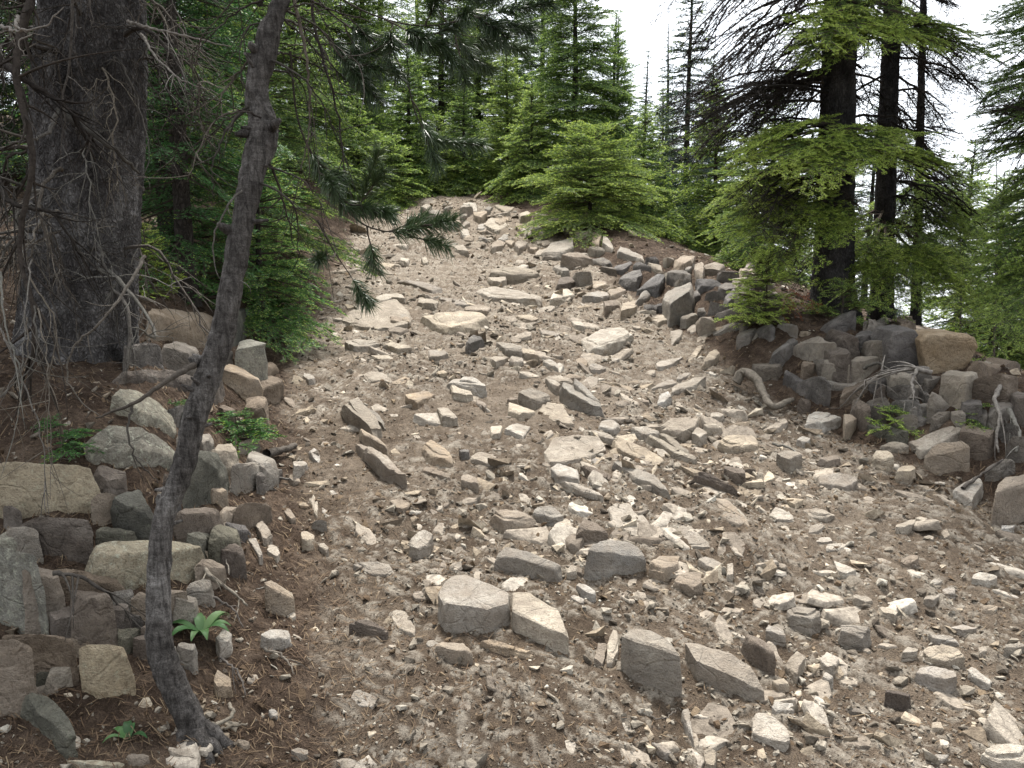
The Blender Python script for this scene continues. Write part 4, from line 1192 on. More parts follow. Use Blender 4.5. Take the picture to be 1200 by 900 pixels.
fir('fir_tree', 'low spreading fir at the foot of the tall central fir', FX(690, 9.9), 9.9, 1.15, 1.2, 'mid', .06, 1.3, .8, 'needle', seed=28, group=BG, prof=.5, elev=(-4, 30), tint=.1)
fir('fir_tree', 'small bright fir filling in right of the low spreading fir', FX(752, 11.2), 11.2, 1.7, .9, 'far', .04, 1.1, .8, 'needle', seed=29, group=BG)
fir('fir_tree', 'slim dark spire of a fir against the white sky', FX(745, 19), 19, 5.9, .75, 'far', .05, 1.0, .1, 'needle_dark', seed=30, group=BG, prof=.8, elev=(-25, 15))
fir('fir_tree', 'second dark fir just behind the tall central fir', FX(635, 17), 17, 7.0, 1.5, 'far', .05, 1.0, .4, 'needle', seed=31, group=BG, prof=.6)
fir('fir_tree', 'dark fir right behind the slim spire', FX(716, 15), 15, 4.3, 1.0, 'far', .05, 1.0, .3, 'needle_dark', seed=32, group=BG)
fir('fir_tree', 'bluish slender fir left of the big dark fir', FX(798, 13), 13, 4.6, .95, 'far', .04, .9, .2, 'needle_blue', seed=33, group=BG, bare=.1, elev=(-22, 15))
fir('fir_tree', 'thin bluish fir with sparse boughs beside the bluish slender fir', FX(775, 16), 16, 5.0, .85, 'far', .05, .8, .2, 'needle_blue', seed=34, group=BG, bare=.2, elev=(-25, 10))
fir('fir_tree', 'green fir behind the berm below the bluish slender fir', FX(835, 10.5), 10.5, 2.3, 1.0, 'far', .04, 1.1, .6, 'needle', seed=35, group=BG)
fir('fir_tree', 'yellow green small fir behind the bright white berm stone', FX(880, 8.6), 8.6, 1.75, .9, 'mid', .06, 1.0, .8, 'needle', seed=36, group=BG, tint=.1)
fir('fir_tree', 'far dark fir between the two trunks of the right', FX(1010, 13), 13, 3.6, 1.2, 'far', .04, .8, .2, 'needle_blue', seed=37, group=BG, bare=.4)
fir('fir_tree', 'green fir low behind the right trunks', FX(1120, 9), 9, 2.3, .9, 'far', .03, .9, .8, 'needle', seed=38, group=BG, bare=.2)
fir('fir_tree', 'sparse grey green fir at the right edge behind the berm', FX(1205, 8), 8, 1.7, .7, 'far', .04, .8, .6, 'needle', seed=39, group=BG, bare=.45)
fir('fir_tree', 'low yellow green fir crowding the left end of the crest', FX(425, 11.6), 11.6, 1.5, .9, 'far', .04, 1.2, 1.0, 'needle', seed=48, group=BG, tint=.15)
fir('fir_tree', 'small fresh fir on the crest right of the bright pointed young fir', FX(515, 13.0), 13.0, 1.3, .8, 'far', .04, 1.2, 1.0, 'needle', seed=49, group=BG, tint=.2)
fir('fir_tree', 'fresh green fir left of the low spreading fir', FX(622, 12.2), 12.2, 1.7, .9, 'far', .04, 1.2, 1.0, 'needle', seed=50, group=BG, tint=.2)
fir('fir_tree', 'soft green fir standing between the slim spire and the bluish slender fir', FX(772, 14.5), 14.5, 3.1, 1.0, 'far', .04, 1.1, .6, 'needle', seed=52, group=BG)
fir('fir_tree', 'dark green fir half hidden by the dead boughs of the thick dark fir', FX(825, 15), 15, 4.2, 1.2, 'far', .04, 1.1, .3, 'needle_dark', seed=53, group=BG)
fir('fir_tree', 'soft green fir left of the thick dark fir trunk', FX(900, 12), 12, 3.0, 1.1, 'far', .04, 1.0, .5, 'needle', seed=54, group=BG)
fir('fir_tree', 'broad soft green fir just right of the tall central fir', FX(712, 13.2), 13.2, 3.3, 1.15, 'far', .04, 1.1, .7, 'needle', seed=55, group=BG, tint=.1)
fir('fir_tree', 'tall fresh green fir behind the left end of the crest', FX(400, 13.5), 13.5, 6.0, 1.35, 'far', .05, 1.0, .6, 'needle', seed=56, group=BG, prof=.6)
fir('fir_tree', 'tall deep green fir filling the gap over the small olive fir', FX(562, 17.5), 17.5, 6.5, 1.4, 'far', .05, 1.0, .4, 'needle', seed=57, group=BG, prof=.6)
fir('fir_tree', 'tall green fir seen just right of the leaning pine', FX(355, 11.0), 11.0, 6.0, 1.1, 'far', .06, 1.0, .4, 'needle', seed=58, group=BG, prof=.6, tint=-.1)
fir('fir_tree', 'deep green fir growing between the big spruce and the leaning pine', FX(222, 4.9), 4.9, 4.2, .58, 'mid', .10, .9, .15, 'needle_green', seed=59, group=BG, prof=.4, tint=-.2, bare=.15)
fir('fir_tree', 'low bright fir spreading over the left end of the rocky crest', FX(462, 11.9), 11.9, .95, .7, 'far', .05, 1.3, 1.0, 'needle', seed=71, group=BG, tint=.2, prof=.5)
fir('fir_tree', 'full green fir filling the gap at the right edge behind the ochre boulder', FX(1165, 7.4), 7.4, 1.75, .85, 'mid', .04, 1.1, .7, 'needle', seed=72, group=BG, prof=.6)
fir('fir_tree', 'slim green fir behind the thin bare saplings at the right edge', FX(1215, 9.5), 9.5, 3.6, .9, 'far', .04, 1.0, .5, 'needle', seed=73, group=BG)
# -- left flank
fir('fir_tree', 'yellow green fir glimpsed left of the leaning pine', FX(225, 9), 9, 4.5, 1.5, 'far', .05, 1.0, 1.0, 'needle', seed=41, group=BG, prof=.6, tint=.15)
fir('fir_tree', 'dark green fir close behind the big spruce', FX(205, 5.6), 5.6, 5.5, 1.0, 'mid', .10, .9, .15, 'needle_green', seed=42, group=BG, prof=.5, bare=.2, tint=-.2)
fir('fir_tree', 'bushy fir right behind the leaning pine', FX(318, 7.0), 7.0, 3.4, 1.0, 'mid', .04, 1.0, .5, 'needle', seed=43, group=BG, prof=.6)
fir('fir_tree', 'fresh green low fir spreading over the left trail edge', FX(308, 5.5), 5.5, 1.25, .62, 'near', .05, 1.1, .3, 'needle_green', seed=51, group=BG, prof=.5, elev=(-15, 30), tint=.15)
fir('fir_tree', 'far fir rising over the left bank', FX(290, 12), 12, 6.5, 1.2, 'far', .05, .9, .3, 'needle', seed=44, group=BG, prof=.6)
fir('fir_tree', 'far dark fir at the left edge behind the spruce', FX(60, 8), 8, 6, 1.4, 'far', .05, .9, .2, 'needle_dark', seed=45, group=BG, prof=.5)
# -- the dim forest further off
FR = 'far firs in the forest behind'
for k, (px, d, ht, lab) in enumerate(((500, 24, 11, 'far tall fir showing over the bright pointed young fir'), (560, 22, 9.5, 'far fir showing over the small olive fir'), (610, 26, 12, 'far fir showing left of the tall central fir'), (450, 20, 10, 'far dark fir showing right of the leaning pine'), (680, 24, 8.5, 'far fir showing behind the tall central fir'))):
    fir('fir_tree', lab, FX(px, d), d, ht, 1.5, 'low', .04, .9, .5, 'needle_dark' if k % 2 else 'needle', seed=60 + k, group=FR, prof=.55, sp_=.24)

# ------------------------------------------------------------------ dead branches
def dead_branch_soup(path, r0, rg, ntw, tl, hang=.6, sides=5, tint=.5, mat=0, sub=3, curl=.14):
    """a bare bough: a tapering limb with drooping twigs and sub-twigs"""
    sp = Soup()
    n = 16
    p = smooth_path(path, n)
    p[1:] += rg.normal(0, .006, (n - 1, 3))
    t = np.linspace(0, 1, n)
    sp.tube(p, r0 * (1 - t) ** .7 + r0 * .12, sides, mat, tint)

    def twig(b, d, ln, r, lev):
        m = 6
        s = np.linspace(0, 1, m)[:, None]
        bend = rg.normal(0, curl, 3); bend[2] -= hang * rg.uniform(.3, 1.1)
        q = b + d * ln * s + bend * ln * s ** 2 * .6
        q[1:] += rg.normal(0, .02 * ln, (m - 1, 3))
        sp.tube(q, r * (1 - s[:, 0]) + .0006, 3, mat, np.clip(tint + rg.normal(0, .2), 0, 1))
        if lev < 1:
            for _ in range(sub):
                i = rg.integers(1, m - 1)
                dd = d + rg.normal(0, .7, 3); dd /= np.linalg.norm(dd)
                twig(q[i], dd, ln * rg.uniform(.3, .6), r * .55, lev + 1)
    ax = p[-1] - p[0]; ax /= np.linalg.norm(ax)
    for i in range(ntw):
        f = rg.uniform(.12, 1.0)
        b = p[min(n - 1, int(f * (n - 1)))]
        d = ax * rg.uniform(.2, .9) + rg.normal(0, .55, 3); d[2] -= hang * .5; d /= np.linalg.norm(d)
        twig(b, d, tl * rg.uniform(.4, 1.2) * (1.1 - .5 * f), r0 * .34 * (1.15 - f) + .0007, 0)
    return sp


def add_part(root, name, sp, mats, smooth=True):
    return obj(name, sp.mesh(name, mats, smooth, origin=root.location), root)


def stroke(root, pix, r_px, mat='deadwood', tint=.6, name='dead_branch', sides=6, twigs=0, rg=None, tl=.1):
    """a bare branch through given photo points (px, py, distance)"""
    pts = smooth_path([P(*q) for q in pix], 6 * len(pix))
    d = np.mean([q[2] for q in pix])
    kr = np.random.default_rng(int(abs(pix[0][0]) * 7 + abs(pix[-1][1])))
    pts[1:-1] += kr.normal(0, .0022 * d / 2.5, (len(pts) - 2, 3))
    sp = Soup()
    t = np.linspace(0, 1, len(pts))
    sp.tube(pts, r_px * d / F * (1 - .75 * t), sides, 0, tint)
    if twigs:
        for _ in range(twigs):
            i = rg.integers(3, len(pts) - 1)
            dd = (pts[i] - pts[i - 1]); dd /= np.linalg.norm(dd)
            dd = dd + rg.normal(0, .7, 3); dd[2] -= .25; dd /= np.linalg.norm(dd)
            s = np.linspace(0, 1, 6)[:, None]
            ln = tl * rg.uniform(.4, 1.3)
            q = pts[i] + dd * ln * s + rg.normal(0, .25, 3) * ln * s ** 2
            sp.tube(q, .3 * r_px * d / F * (1 - s[:, 0]) + .0005, 4, 0, np.clip(tint + rg.normal(0, .15), 0, 1))
    return add_part(root, name, sp, [MAT[mat]])


# ------------------------------------------------------------------ the big spruce at the left
def big_spruce():
    rg = np.random.default_rng(3)
    d = 3.35
    b = P(92, 470, d); zb = float(H(b[0], b[1]))
    root = thing('spruce_tree', 'big old spruce with scaly grey bark and tangled dead lower branches', 'tree', (b[0], b[1], zb - .1))
    top = P(106, 0, d)
    Z = np.linspace(-.12, 7.0, 500)
    ax = (top[0] - b[0]) / (top[2] - zb)
    pts = np.stack([Z * ax * np.clip(1.4 - Z * .14, .3, 1), .01 * np.sin(Z * 2), Z], 1)
    rad = .205 * (1 - Z / 9.5) + .05 * np.exp(-np.clip(Z, 0, 9) / .22) + .014 * np.exp(-((Z - 1.1) / .35) ** 2)
    sp = Soup()

    def disp(v, c, ring, r):
        th = np.arctan2(ring[:, 1], ring[:, 0]) / (2 * math.pi)
        rep = 58
        q = np.stack([th * rep, v[:, 2] * 40], 1)
        q = q + .75 * np.stack([fbm(v * 22, 3, 3), fbm(v * 22, 3, 4)], 1)
        bid, off, ed = worley(q, 12)
        sc = np.clip(ed / .3, 0, 1)
        k = .0065 * sc * (.4 + bid) + .007 * off[:, 1] * sc * (bid - .3)
        k = k + .018 * fbm(v * np.array([3, 3, 1.6]), 3, 8) + .004 * fbm(v * 30, 2, 9)
        return v + ring * k[:, None]
    sp.tube(pts, rad, 190, 0, .5, disp)
    obj('trunk', sp.mesh('trunk', [MAT['bark_spruce']], True), root)
    # living crown high above
    cs = Soup()
    for z in np.arange(2.3, 6.8, .2):
        for i in range(5):
            az = rg.uniform(0, 6.28); ln = rg.uniform(.6, 1.2) * (1.1 - .1 * z)
            c = pts[np.argmin(np.abs(Z - z))]
            put_spray(cs, c, (math.cos(az), math.sin(az), rg.uniform(-.35, .1)), ln, 'mid', rg, .3, tint=-.2, tipdrop=.9, bare=.2)
    obj('crown', cs.mesh('crown', [MAT['needle_dark'], MAT['tip'], MAT['twig']]), root)
    root_l = np.array(root.location)
    # dead branches all along the visible trunk
    for k in range(66):
        z = rg.uniform(.35, 2.5)
        az = rg.uniform(math.pi * .85, math.pi * 1.95)       # towards us, mostly to the left
        if k % 5 == 0: az = rg.uniform(-.9, .2)
        c = root_l + pts[np.argmin(np.abs(Z - z))]
        o = np.array([math.cos(az), math.sin(az), 0])
        ln = rg.uniform(.25, .75)
        if k % 5 == 0: ln *= .7
        p0 = c + o * .12
        path = [p0, p0 + o * ln * .45 + np.array([0, 0, rg.uniform(-.05, .06)]), p0 + o * ln * .85 - np.array([0, 0, rg.uniform(.08, .25)]), p0 + o * ln + rg.normal(0, .07, 3) - np.array([0, 0, rg.uniform(.2, .55)])]
        add_part(root, 'dead_branch', dead_branch_soup(path, rg.uniform(.004, .010), rg, int(rg.integers(8, 16)), .26, .55, 5, rg.choice([.1, .25, .4, .65]), 0, 3), [MAT['deadwood']])
    # a few the photo shows clearly
    stroke(root, [(70, 130, 3.0), (100, 150, 2.95), (130, 172, 2.95), (163, 203, 3.05)], 6, 'deadwood', .25)
    stroke(root, [(70, 130, 3.0), (50, 160, 2.8), (35, 165, 2.7), (10, 168, 2.6)], 3, 'deadwood', .5)
    stroke(root, [(170, 300, 2.9), (150, 335, 2.8), (120, 375, 2.7), (85, 410, 2.7), (80, 445, 2.7), (95, 470, 2.7), (118, 488, 2.7)], 2.3, 'deadwood', .6, twigs=5, rg=rg, tl=.12)
    stroke(root, [(150, 25, 3.1), (185, 35, 2.9), (230, 45, 2.8), (272, 55, 2.8)], 2.2, 'deadwood', .9, twigs=9, rg=rg, tl=.2)
    stroke(root, [(165, 40, 3.1), (190, 75, 2.9), (215, 95, 2.8), (255, 110, 2.8)], 1.8, 'deadwood', .9, twigs=7, rg=rg, tl=.16)
    stroke(root, [(20, 20, 2.7), (26, 35, 2.6), (36, 40, 2.6), (22, 50, 2.6), (28, 64, 2.6)], 2.0, 'deadwood', .95)
    stroke(root, [(2, 30, 2.7), (30, 36, 2.6), (55, 30, 2.6), (75, 8, 2.6)], 2.0, 'deadwood', .9, twigs=4, rg=rg)
    # the thick dark limb hanging at the far left, with long pale twigs
    stroke(root, [(46, -40, 3.0), (20, 90, 2.75), (38, 190, 2.65), (22, 290, 2.6), (40, 370, 2.5), (30, 470, 2.45)], 6, 'darkwood', .5, twigs=34, rg=rg, tl=.3)
    stroke(root, [(0, 70, 2.9), (30, 95, 2.8), (70, 120, 2.8), (110, 165, 2.85)], 5, 'darkwood', .3, twigs=16, rg=rg, tl=.25)
    stroke(root, [(-10, 200, 2.8), (20, 240, 2.7), (60, 250, 2.7), (95, 300, 2.75)], 4, 'darkwood', .5, twigs=16, rg=rg, tl=.25)
    for k in range(7):
        x0 = rg.uniform(-5, 60); y0 = rg.uniform(300, 400)
        x1 = x0 + rg.normal(0, 14); x2 = x1 + rg.normal(0, 22); x3 = x2 + rg.normal(0, 26)
        stroke(root, [(x0, y0, 2.45), (x1, y0 + 60, 2.36), (x2, y0 + 130, 2.3), (x3, y0 + rg.uniform(170, 250), 2.25)], rg.uniform(1.0, 1.7), 'deadwood', rg.uniform(.3, .9), twigs=9, rg=rg, tl=.2)
    return root


big_spruce()

# ------------------------------------------------------------------ the leaning pine
def pine_tuft(sp, p, d, ln, rg, nl=.055, n=150, nw=.0016, tint=0.0):
    """needles round the last stretch of a shoot"""
    d = d / np.linalg.norm(d)
    t = rg.uniform(0, 1, n)
    a = rg.normal(size=(n, 3)); a -= (a @ d)[:, None] * d; a /= np.linalg.norm(a, axis=1)[:, None]
    dirn = d * rg.uniform(.35, 1.1, n)[:, None] + a * rg.uniform(.5, 1.0, n)[:, None]
    dirn /= np.linalg.norm(dirn, axis=1)[:, None]
    L_ = nl * rg.uniform(.7, 1.15, n)
    b = p + d * (t * ln)[:, None]
    w = np.cross(dirn, rg.normal(size=(n, 3))); w /= np.linalg.norm(w, axis=1)[:, None]; w *= nw / 2
    e = b + dirn * L_[:, None]; e[:, 2] -= .012 * rg.uniform(.2, 1.2, n)
    m = b + dirn * (L_ * .5)[:, None]
    tn = np.clip(.5 + tint + rg.normal(0, .22, n), 0, 1)
    sp.tris(np.stack([b - w, b + w, m + w], 1), 0, tn); sp.tris(np.stack([b - w, m + w, m - w], 1), 0, tn); sp.tris(np.stack([m - w, m + w, e], 1), 0, tn)


def pine_bough(sp, pts, r, rg, tufts, spread_=.05, n=150, nl=.055, tint=0.0, ends=True, nw=.0016, brush=0.0):
    p = smooth_path(pts, 8 * len(pts))
    t = np.linspace(0, 1, len(p))
    sp.tube(p, r * (1 - .75 * t), 5, 1, .12)
    if brush:
        for i in range(int(len(p) * (1 - brush)), len(p) - 1):
            dd_ = p[i + 1] - p[i]; ll = np.linalg.norm(dd_)
            pine_tuft(sp, p[i], dd_, ll * 1.3, rg, nl, max(12, int(ll * 2600)), nw, tint=tint)
    for k in range(tufts):
        i = len(p) - 1 if (k == 0 and ends) else rg.integers(len(p) // 3, len(p) - 1)
        d = p[i] - p[i - 1]; d /= np.linalg.norm(d)
        d2 = d + rg.normal(0, .5, 3) * (0 if k == 0 else 1); d2 /= np.linalg.norm(d2)
        s = p[i]
        if k:
            e = s + d2 * spread_ * rg.uniform(.6, 1.5)
            sp.tube([s, (s + e) / 2 + rg.normal(0, .004, 3), e], [.003, .0025, .002], 4, 1, .35)
            s = e
        ln = rg.uniform(.05, .09)
        sp.tube([s, s + d2 * ln], [.0025, .0015], 4, 1, .35)
        pine_tuft(sp, s, d2, ln, rg, nl, n, nw, tint=tint)


def leaning_pine():
    rg = np.random.default_rng(8)
    b = hit(226, 866)
    d0 = b[1]
    root = thing('pine_tree', 'slender crooked pine leaning up from the left bank in front of the boulders', 'tree', b)
    tr = [(238, 910, 27), (234, 882, 21), (225, 850, 18.5), (205, 805, 18), (189, 765, 17), (186, 720, 15), (187, 660, 14), (194, 600, 13.5), (210, 560, 14), (231, 480, 14.5), (258, 400, 14.5), (273, 325, 14), (286, 255, 13.5), (297, 200, 15), (309, 155, 18), (302, 112, 14), (310, 60, 13), (330, 0, 9), (352, -70, 8), (372, -150, 7), (385, -260, 6), (392, -420, 4)]
    dd = np.interp(np.arange(len(tr)), [0, 3, 8, 14, 21], [d0 - .02, d0 + .02, d0 + .12, d0 + .32, d0 + .5])
    P4 = np.array([[*P(x, y, d), w * .88 * d / F] for (x, y, w), d in zip(tr, dd)])
    sm = smooth_path(P4, 520)
    sp = Soup()

    def disp(v, c, ring, r):
        k = .0035 * fbm(v * np.array([60, 60, 34]), 3, 4) + .0055 * np.abs(fbm(v * np.array([46, 46, 13]), 3, 11)) + .006 * fbm(v * np.array([14, 14, 7]), 3, 6) + .004 * np.abs(fbm(v * np.array([40, 40, 9]), 2, 7))
        return v + ring * k[:, None]
    sp.tube(sm[:, :3], sm[:, 3], 80, 0, .5, disp)
    # roots spreading at the foot, knots of shed limbs
    for ex, ey in ((262, 885), (212, 892)):
        e = hit(ex, ey) - np.array([0, 0, .03]); s = P4[1, :3] + np.array([0, 0, .02])
        sp.tube(smooth_path([s, (s + e) / 2 + np.array([0, 0, .03]), e], 12), np.linspace(.022, .006, 12), 10, 0, .5)
    for px, py, ex, ey in ((290, 155, 276, 158), (318, 150, 328, 140), (232, 425, 222, 420), (300, 60, 292, 50), (268, 270, 255, 262)):
        i = np.argmin([abs(q[1] - py) for q in tr]); dk = dd[i] - .02
        sp.tube([P(px, py, dk), P((px + ex) / 2, (py + ey) / 2, dk - .02), P(ex, ey, dk - .03)], [.014, .011, .005], 10, 0, .5)
    for k in range(16):
        i = int(rg.integers(40, 330)); az = rg.uniform(0, 6.28)
        o = np.array([math.cos(az), math.sin(az), rg.uniform(-.1, .6)]); q = sm[i, :3] + o * sm[i, 3] * .8
        sp.tube([q, q + o * rg.uniform(.008, .02), q + o * rg.uniform(.022, .05)], [.009, .006, .003], 7, 0, .5)
    for ex, ey in ((275, 872), (250, 898), (200, 880)):
        e = hit(ex, ey) - np.array([0, 0, .02]); q = P4[2, :3]
        sp.tube(smooth_path([q + np.array([0, 0, .01]), q * .55 + e * .45 + np.array([0, 0, .012]), e], 14), np.linspace(.021, .007, 14), 12, 0, .5, disp)
    obj('trunk', sp.mesh('trunk', [MAT['bark_pine']], True, origin=root.location), root)
    # bare dead limbs
    stroke(root, [(228, 428, d0 + .13), (195, 447, d0 + .05), (155, 474, d0), (112, 490, d0 - .02)], 4.5, 'deadwood', .15)
    stroke(root, [(155, 474, d0 + .02), (150, 500, d0), (158, 535, d0), (185, 566, d0 + .02)], 1.8, 'deadwood', .2, twigs=2, rg=rg, tl=.06)
    stroke(root, [(303, 160, d0 + .3), (330, 230, d0 + .35), (345, 290, d0 + .4)], 2.0, 'darkwood', .6, twigs=4, rg=rg)
    stroke(root, [(345, 0, d0 + .4), (358, 60, d0 + .4), (362, 150, d0 + .4), (352, 200, d0 + .4)], 2.2, 'deadwood', .5, twigs=5, rg=rg, tl=.2)
    stroke(root, [(360, -30, d0 + .5), (375, 60, d0 + .5), (395, 130, d0 + .5), (405, 230, d0 + .55)], 2.0, 'darkwood', .7, twigs=6, rg=rg, tl=.2)
    stroke(root, [(300, 210, d0 + .3), (268, 240, d0 + .2), (250, 300, d0 + .2), (262, 330, d0 + .2), (285, 318, d0 + .2)], 1.6, 'deadwood', .55, twigs=3, rg=rg)
    stroke(root, [(292, 120, d0 + .3), (262, 160, d0 + .25), (248, 200, d0 + .2), (252, 235, d0 + .2)], 1.8, 'darkwood', .6, twigs=4, rg=rg)
    for k in range(16):
        y0 = rg.uniform(-60, 240); i = np.argmin([abs(q[1] - y0) for q in tr])
        x0 = tr[i][0]; s = rg.choice([-1, 1])
        stroke(root, [(x0, y0, dd[i]), (x0 + s * rg.uniform(20, 50), y0 + rg.uniform(-10, 40), dd[i] + rg.normal(0, .1)), (x0 + s * rg.uniform(40, 110), y0 + rg.uniform(40, 120), dd[i] + rg.normal(0, .2))], rg.uniform(1, 2), 'darkwood', rg.uniform(.4, 1), twigs=7, rg=rg, tl=.18)
    # live boughs with long needles
    D = d0 + .45
    for pts, nt_, tn in (
        ([(340, 60, D), (352, 150, D), (385, 215, D), (410, 245, D), (432, 248, D)], 7, .0),
        ([(395, 235, D), (430, 265, D), (465, 272, D), (500, 264, D)], 7, .05),
        ([(385, 225, D), (420, 240, D), (432, 210, D)], 3, .0),
        ([(372, 258, D), (395, 300, D), (410, 322, D), (418, 335, D)], 2, -.2),
        ([(460, 60, D + .3), (478, 100, D + .3), (490, 140, D + .3), (508, 164, D + .3), (540, 168, D + .3)], 5, .1),
        ([(352, -40, D), (420, 10, D), (490, 30, D), (560, 20, D), (610, 10, D)], 8, -.3),
        ([(355, -20, D), (400, 25, D), (450, 45, D), (490, 50, D)], 7, -.25),
        ([(420, -60, D + .1), (480, -20, D + .1), (540, 10, D + .1), (600, 30, D + .1)], 7, -.3),
        ([(330, 10, D), (370, 30, D), (410, 70, D), (440, 60, D)], 8, -.3),
        ([(360, -60, D), (450, -40, D), (540, -30, D), (640, -20, D)], 7, -.35),
        ([(500, -10, D + .2), (540, 40, D + .2), (565, 45, D + .2)], 4, -.25),
        ([(450, 50, D + .3), (520, 54, D + .3), (560, 52, D + .3), (590, 55, D + .3)], 2, -.1),
    ):
        s = Soup(); q_ = pts
        pine_bough(s, [P(*q) for q in pts], .0035, rg, max(2, int(nt_ * .75)), .05, 210, .05, tn, nw=.0021, brush=.36 if tn > -.2 else .12)
        add_part(root, 'bough', s, [MAT['pine'], MAT['twig']], False)
    # crown overhead
    s = Soup()
    for k in range(46):
        i = rg.integers(len(sm) - 95, len(sm) - 4)
        az = rg.uniform(0, 6.28); ln = rg.uniform(.3, .9)
        o = np.array([math.cos(az), math.sin(az), rg.uniform(-.1, .5)])
        pine_bough(s, [sm[i, :3], sm[i, :3] + o * ln * .5, sm[i, :3] + o * ln], .008, rg, 7, .12, 90, .07, -.1)
    add_part(root, 'crown', s, [MAT['pine'], MAT['twig']], False)


leaning_pine()

# ------------------------------------------------------------------ big firs on the right
def right_fir(name, label, px, base_py, d, w_px, top_px, dead, live, seed, crown_z=3.0, ht=8.0, mat='bark_dark'):
    rg = np.random.default_rng(seed)
    x = FX(px, d); zb = float(H(x, d)) - .1
    root = thing(name, label, 'tree', (x, d, zb), 'tall firs on the right berm')
    n = 220
    Z = np.linspace(0, ht, n)
    tp = P(top_px, 0, d); ax = (tp[0] - x) / (tp[2] - zb)
    r = w_px * d / F / 2
    pts = np.stack([Z * ax, 0 * Z, Z], 1)
    rad = r * (1 - Z / (ht * 1.15)) + r * .55 * np.exp(-Z / .2)
    obj('trunk', trunk_soup(pts, rad, 48, .012, 26, seed).mesh('trunk', [MAT[mat]], True), root)
    rl = np.array(root.location)
    for (y0, tx, ty, td) in dead:
        z0 = P(px, y0, d)[2] - zb
        s = rl + pts[np.argmin(np.abs(Z - z0))]
        e = P(tx, ty, td)
        m = s * .5 + e * .5 + np.array([0, 0, .10 * np.linalg.norm(e - s)])
        q = dead_branch_soup([s, m, e], .010, rg, int(rg.integers(14, 20)), .24, .4, 5, rg.choice([.25, .5, .75]), 0, 4, .35)
        ln = np.linalg.norm(e - s)
        for f in (.25, .45, .65):
            b_ = s * (1 - f) ** 2 + m * 2 * f * (1 - f) + e * f * f
            put_spray(q, b_, (e - m) * .7 + (e - s) * .3 + rg.normal(0, .15, 3), max(.2, ln * .45), 'near', rg, .2, tint=rg.normal(-.1, .1), bare=.78, roll=rg.normal(0, .3))
        add_part(root, 'dead_branch', q, [MAT['darkwood'], MAT['darkwood'], MAT['darkwood']], False)
    sp = Soup()
    for (y0, tx, ty, td, tips) in live:
        z0 = P(px, y0, d)[2] - zb
        s = rl + pts[np.argmin(np.abs(Z - z0))]
        e = P(tx, ty, td)
        v = e - s; ln = np.linalg.norm(v)
        lim = s + v * .25
        sp.tube(smooth_path([s - rl, (s + lim) / 2 - rl, s + v * .5 - rl], 8), np.linspace(.012, .006, 8), 5, 2, .2)
        put_spray(sp, lim - rl, v, ln * .75, 'near', rg, .12, tint=rg.normal(.05, .12), tipdrop=1 - tips, roll=rg.normal(0, .2))
        # side boughs fill the shelf out
        for q in (.35, .5, .65):
            sd = np.cross(v / ln, [0, 0, 1.0]) * rg.choice([-1, 1])
            put_spray(sp, s + v * q - rl, v / ln + sd * .8, ln * .4 * (1.3 - q), 'near', rg, .12, tint=rg.normal(.05, .12), tipdrop=1 - tips, roll=rg.normal(0, .2))
    for z in np.arange(crown_z, ht * .95, .22):
        for i in range(5):
            az = rg.uniform(0, 6.28); ln = rg.uniform(.5, 1.1) * (1.2 - z / ht)
            put_spray(sp, pts[np.argmin(np.abs(Z - z))], (math.cos(az), math.sin(az), rg.uniform(-.3, .1)), max(.2, ln * 1.2), 'far', rg, .2, tint=-.2, tipdrop=.8)
    obj('crown', sp.mesh('crown', [MAT['needle'], MAT['tip'], MAT['twig']]), root)
    return root


rg0 = np.random.default_rng(77)
dead1 = []
for k in range(34):
    y0 = rg0.uniform(-180, 150)
    tx = rg0.uniform(765, 930); dead1.append((y0, tx, min(y0 + (975 - tx) * rg0.uniform(.35, .8) + rg0.uniform(-10, 30), rg0.uniform(120, 190)), 5.7 + rg0.normal(0, .45)))
for k in range(22):
    y0 = rg0.uniform(-120, 240)
    tx = rg0.uniform(1000, 1130); dead1.append((y0, tx, y0 + (tx - 975) * rg0.uniform(.2, .7), 5.8 + rg0.normal(0, .5)))
for k in range(12):
    y0 = rg0.uniform(150, 290)
    tx = rg0.uniform(850, 940); dead1.append((y0, tx, y0 + rg0.uniform(20, 70), 5.4 + rg0.normal(0, .3)))
live1 = [(152, 866, 168, 5.0, 1), (157, 885, 195, 4.9, 1), (162, 910, 175, 4.85, 1), (162, 940, 205, 4.7, 1), (162, 985, 196, 4.75, 1), (157, 1020, 180, 4.8, 1), (152, 1050, 175, 4.9, 1), (162, 1085, 195, 4.9, 1), (157, 1120, 185, 5.1, 1), (160, 1150, 205, 5.3, 1), (172, 870, 225, 5.1, 1), (150, 890, 240, 5.3, .8), (200, 832, 262, 5.3, 1), (210, 862, 292, 5.0, 1), (190, 846, 228, 5.5, 1), (215, 905, 305, 4.95, 1), (210, 880, 262, 5.2, 1), (220, 950, 300, 4.9, .9), (180, 820, 240, 5.8, .9), (162, 845, 195, 5.4, 1), (142, 900, 150, 5.3, 1), (147, 1000, 150, 5.2, 1), (152, 1065, 155, 5.3, 1),
         (26, 945, 55, 5.0, 1), (16, 970, 40, 4.8, 1), (16, 1005, 30, 4.8, 1), (21, 1040, 45, 4.8, 1), (21, 1075, 40, 4.9, 1), (21, 1110, 50, 5.0, .8), (26, 1150, 30, 5.2, .5), (26, 1180, 60, 5.4, .2), (31, 955, 75, 5.1, .9), (-4, 1060, 15, 5.0, .8), (-4, 990, 12, 5.1, .9)]
right_fir('fir_tree', 'thick dark fir trunk on the right berm with bright green boughs', 975, 340, 5.75, 44, 985, dead1, live1, 91)
dead2 = []
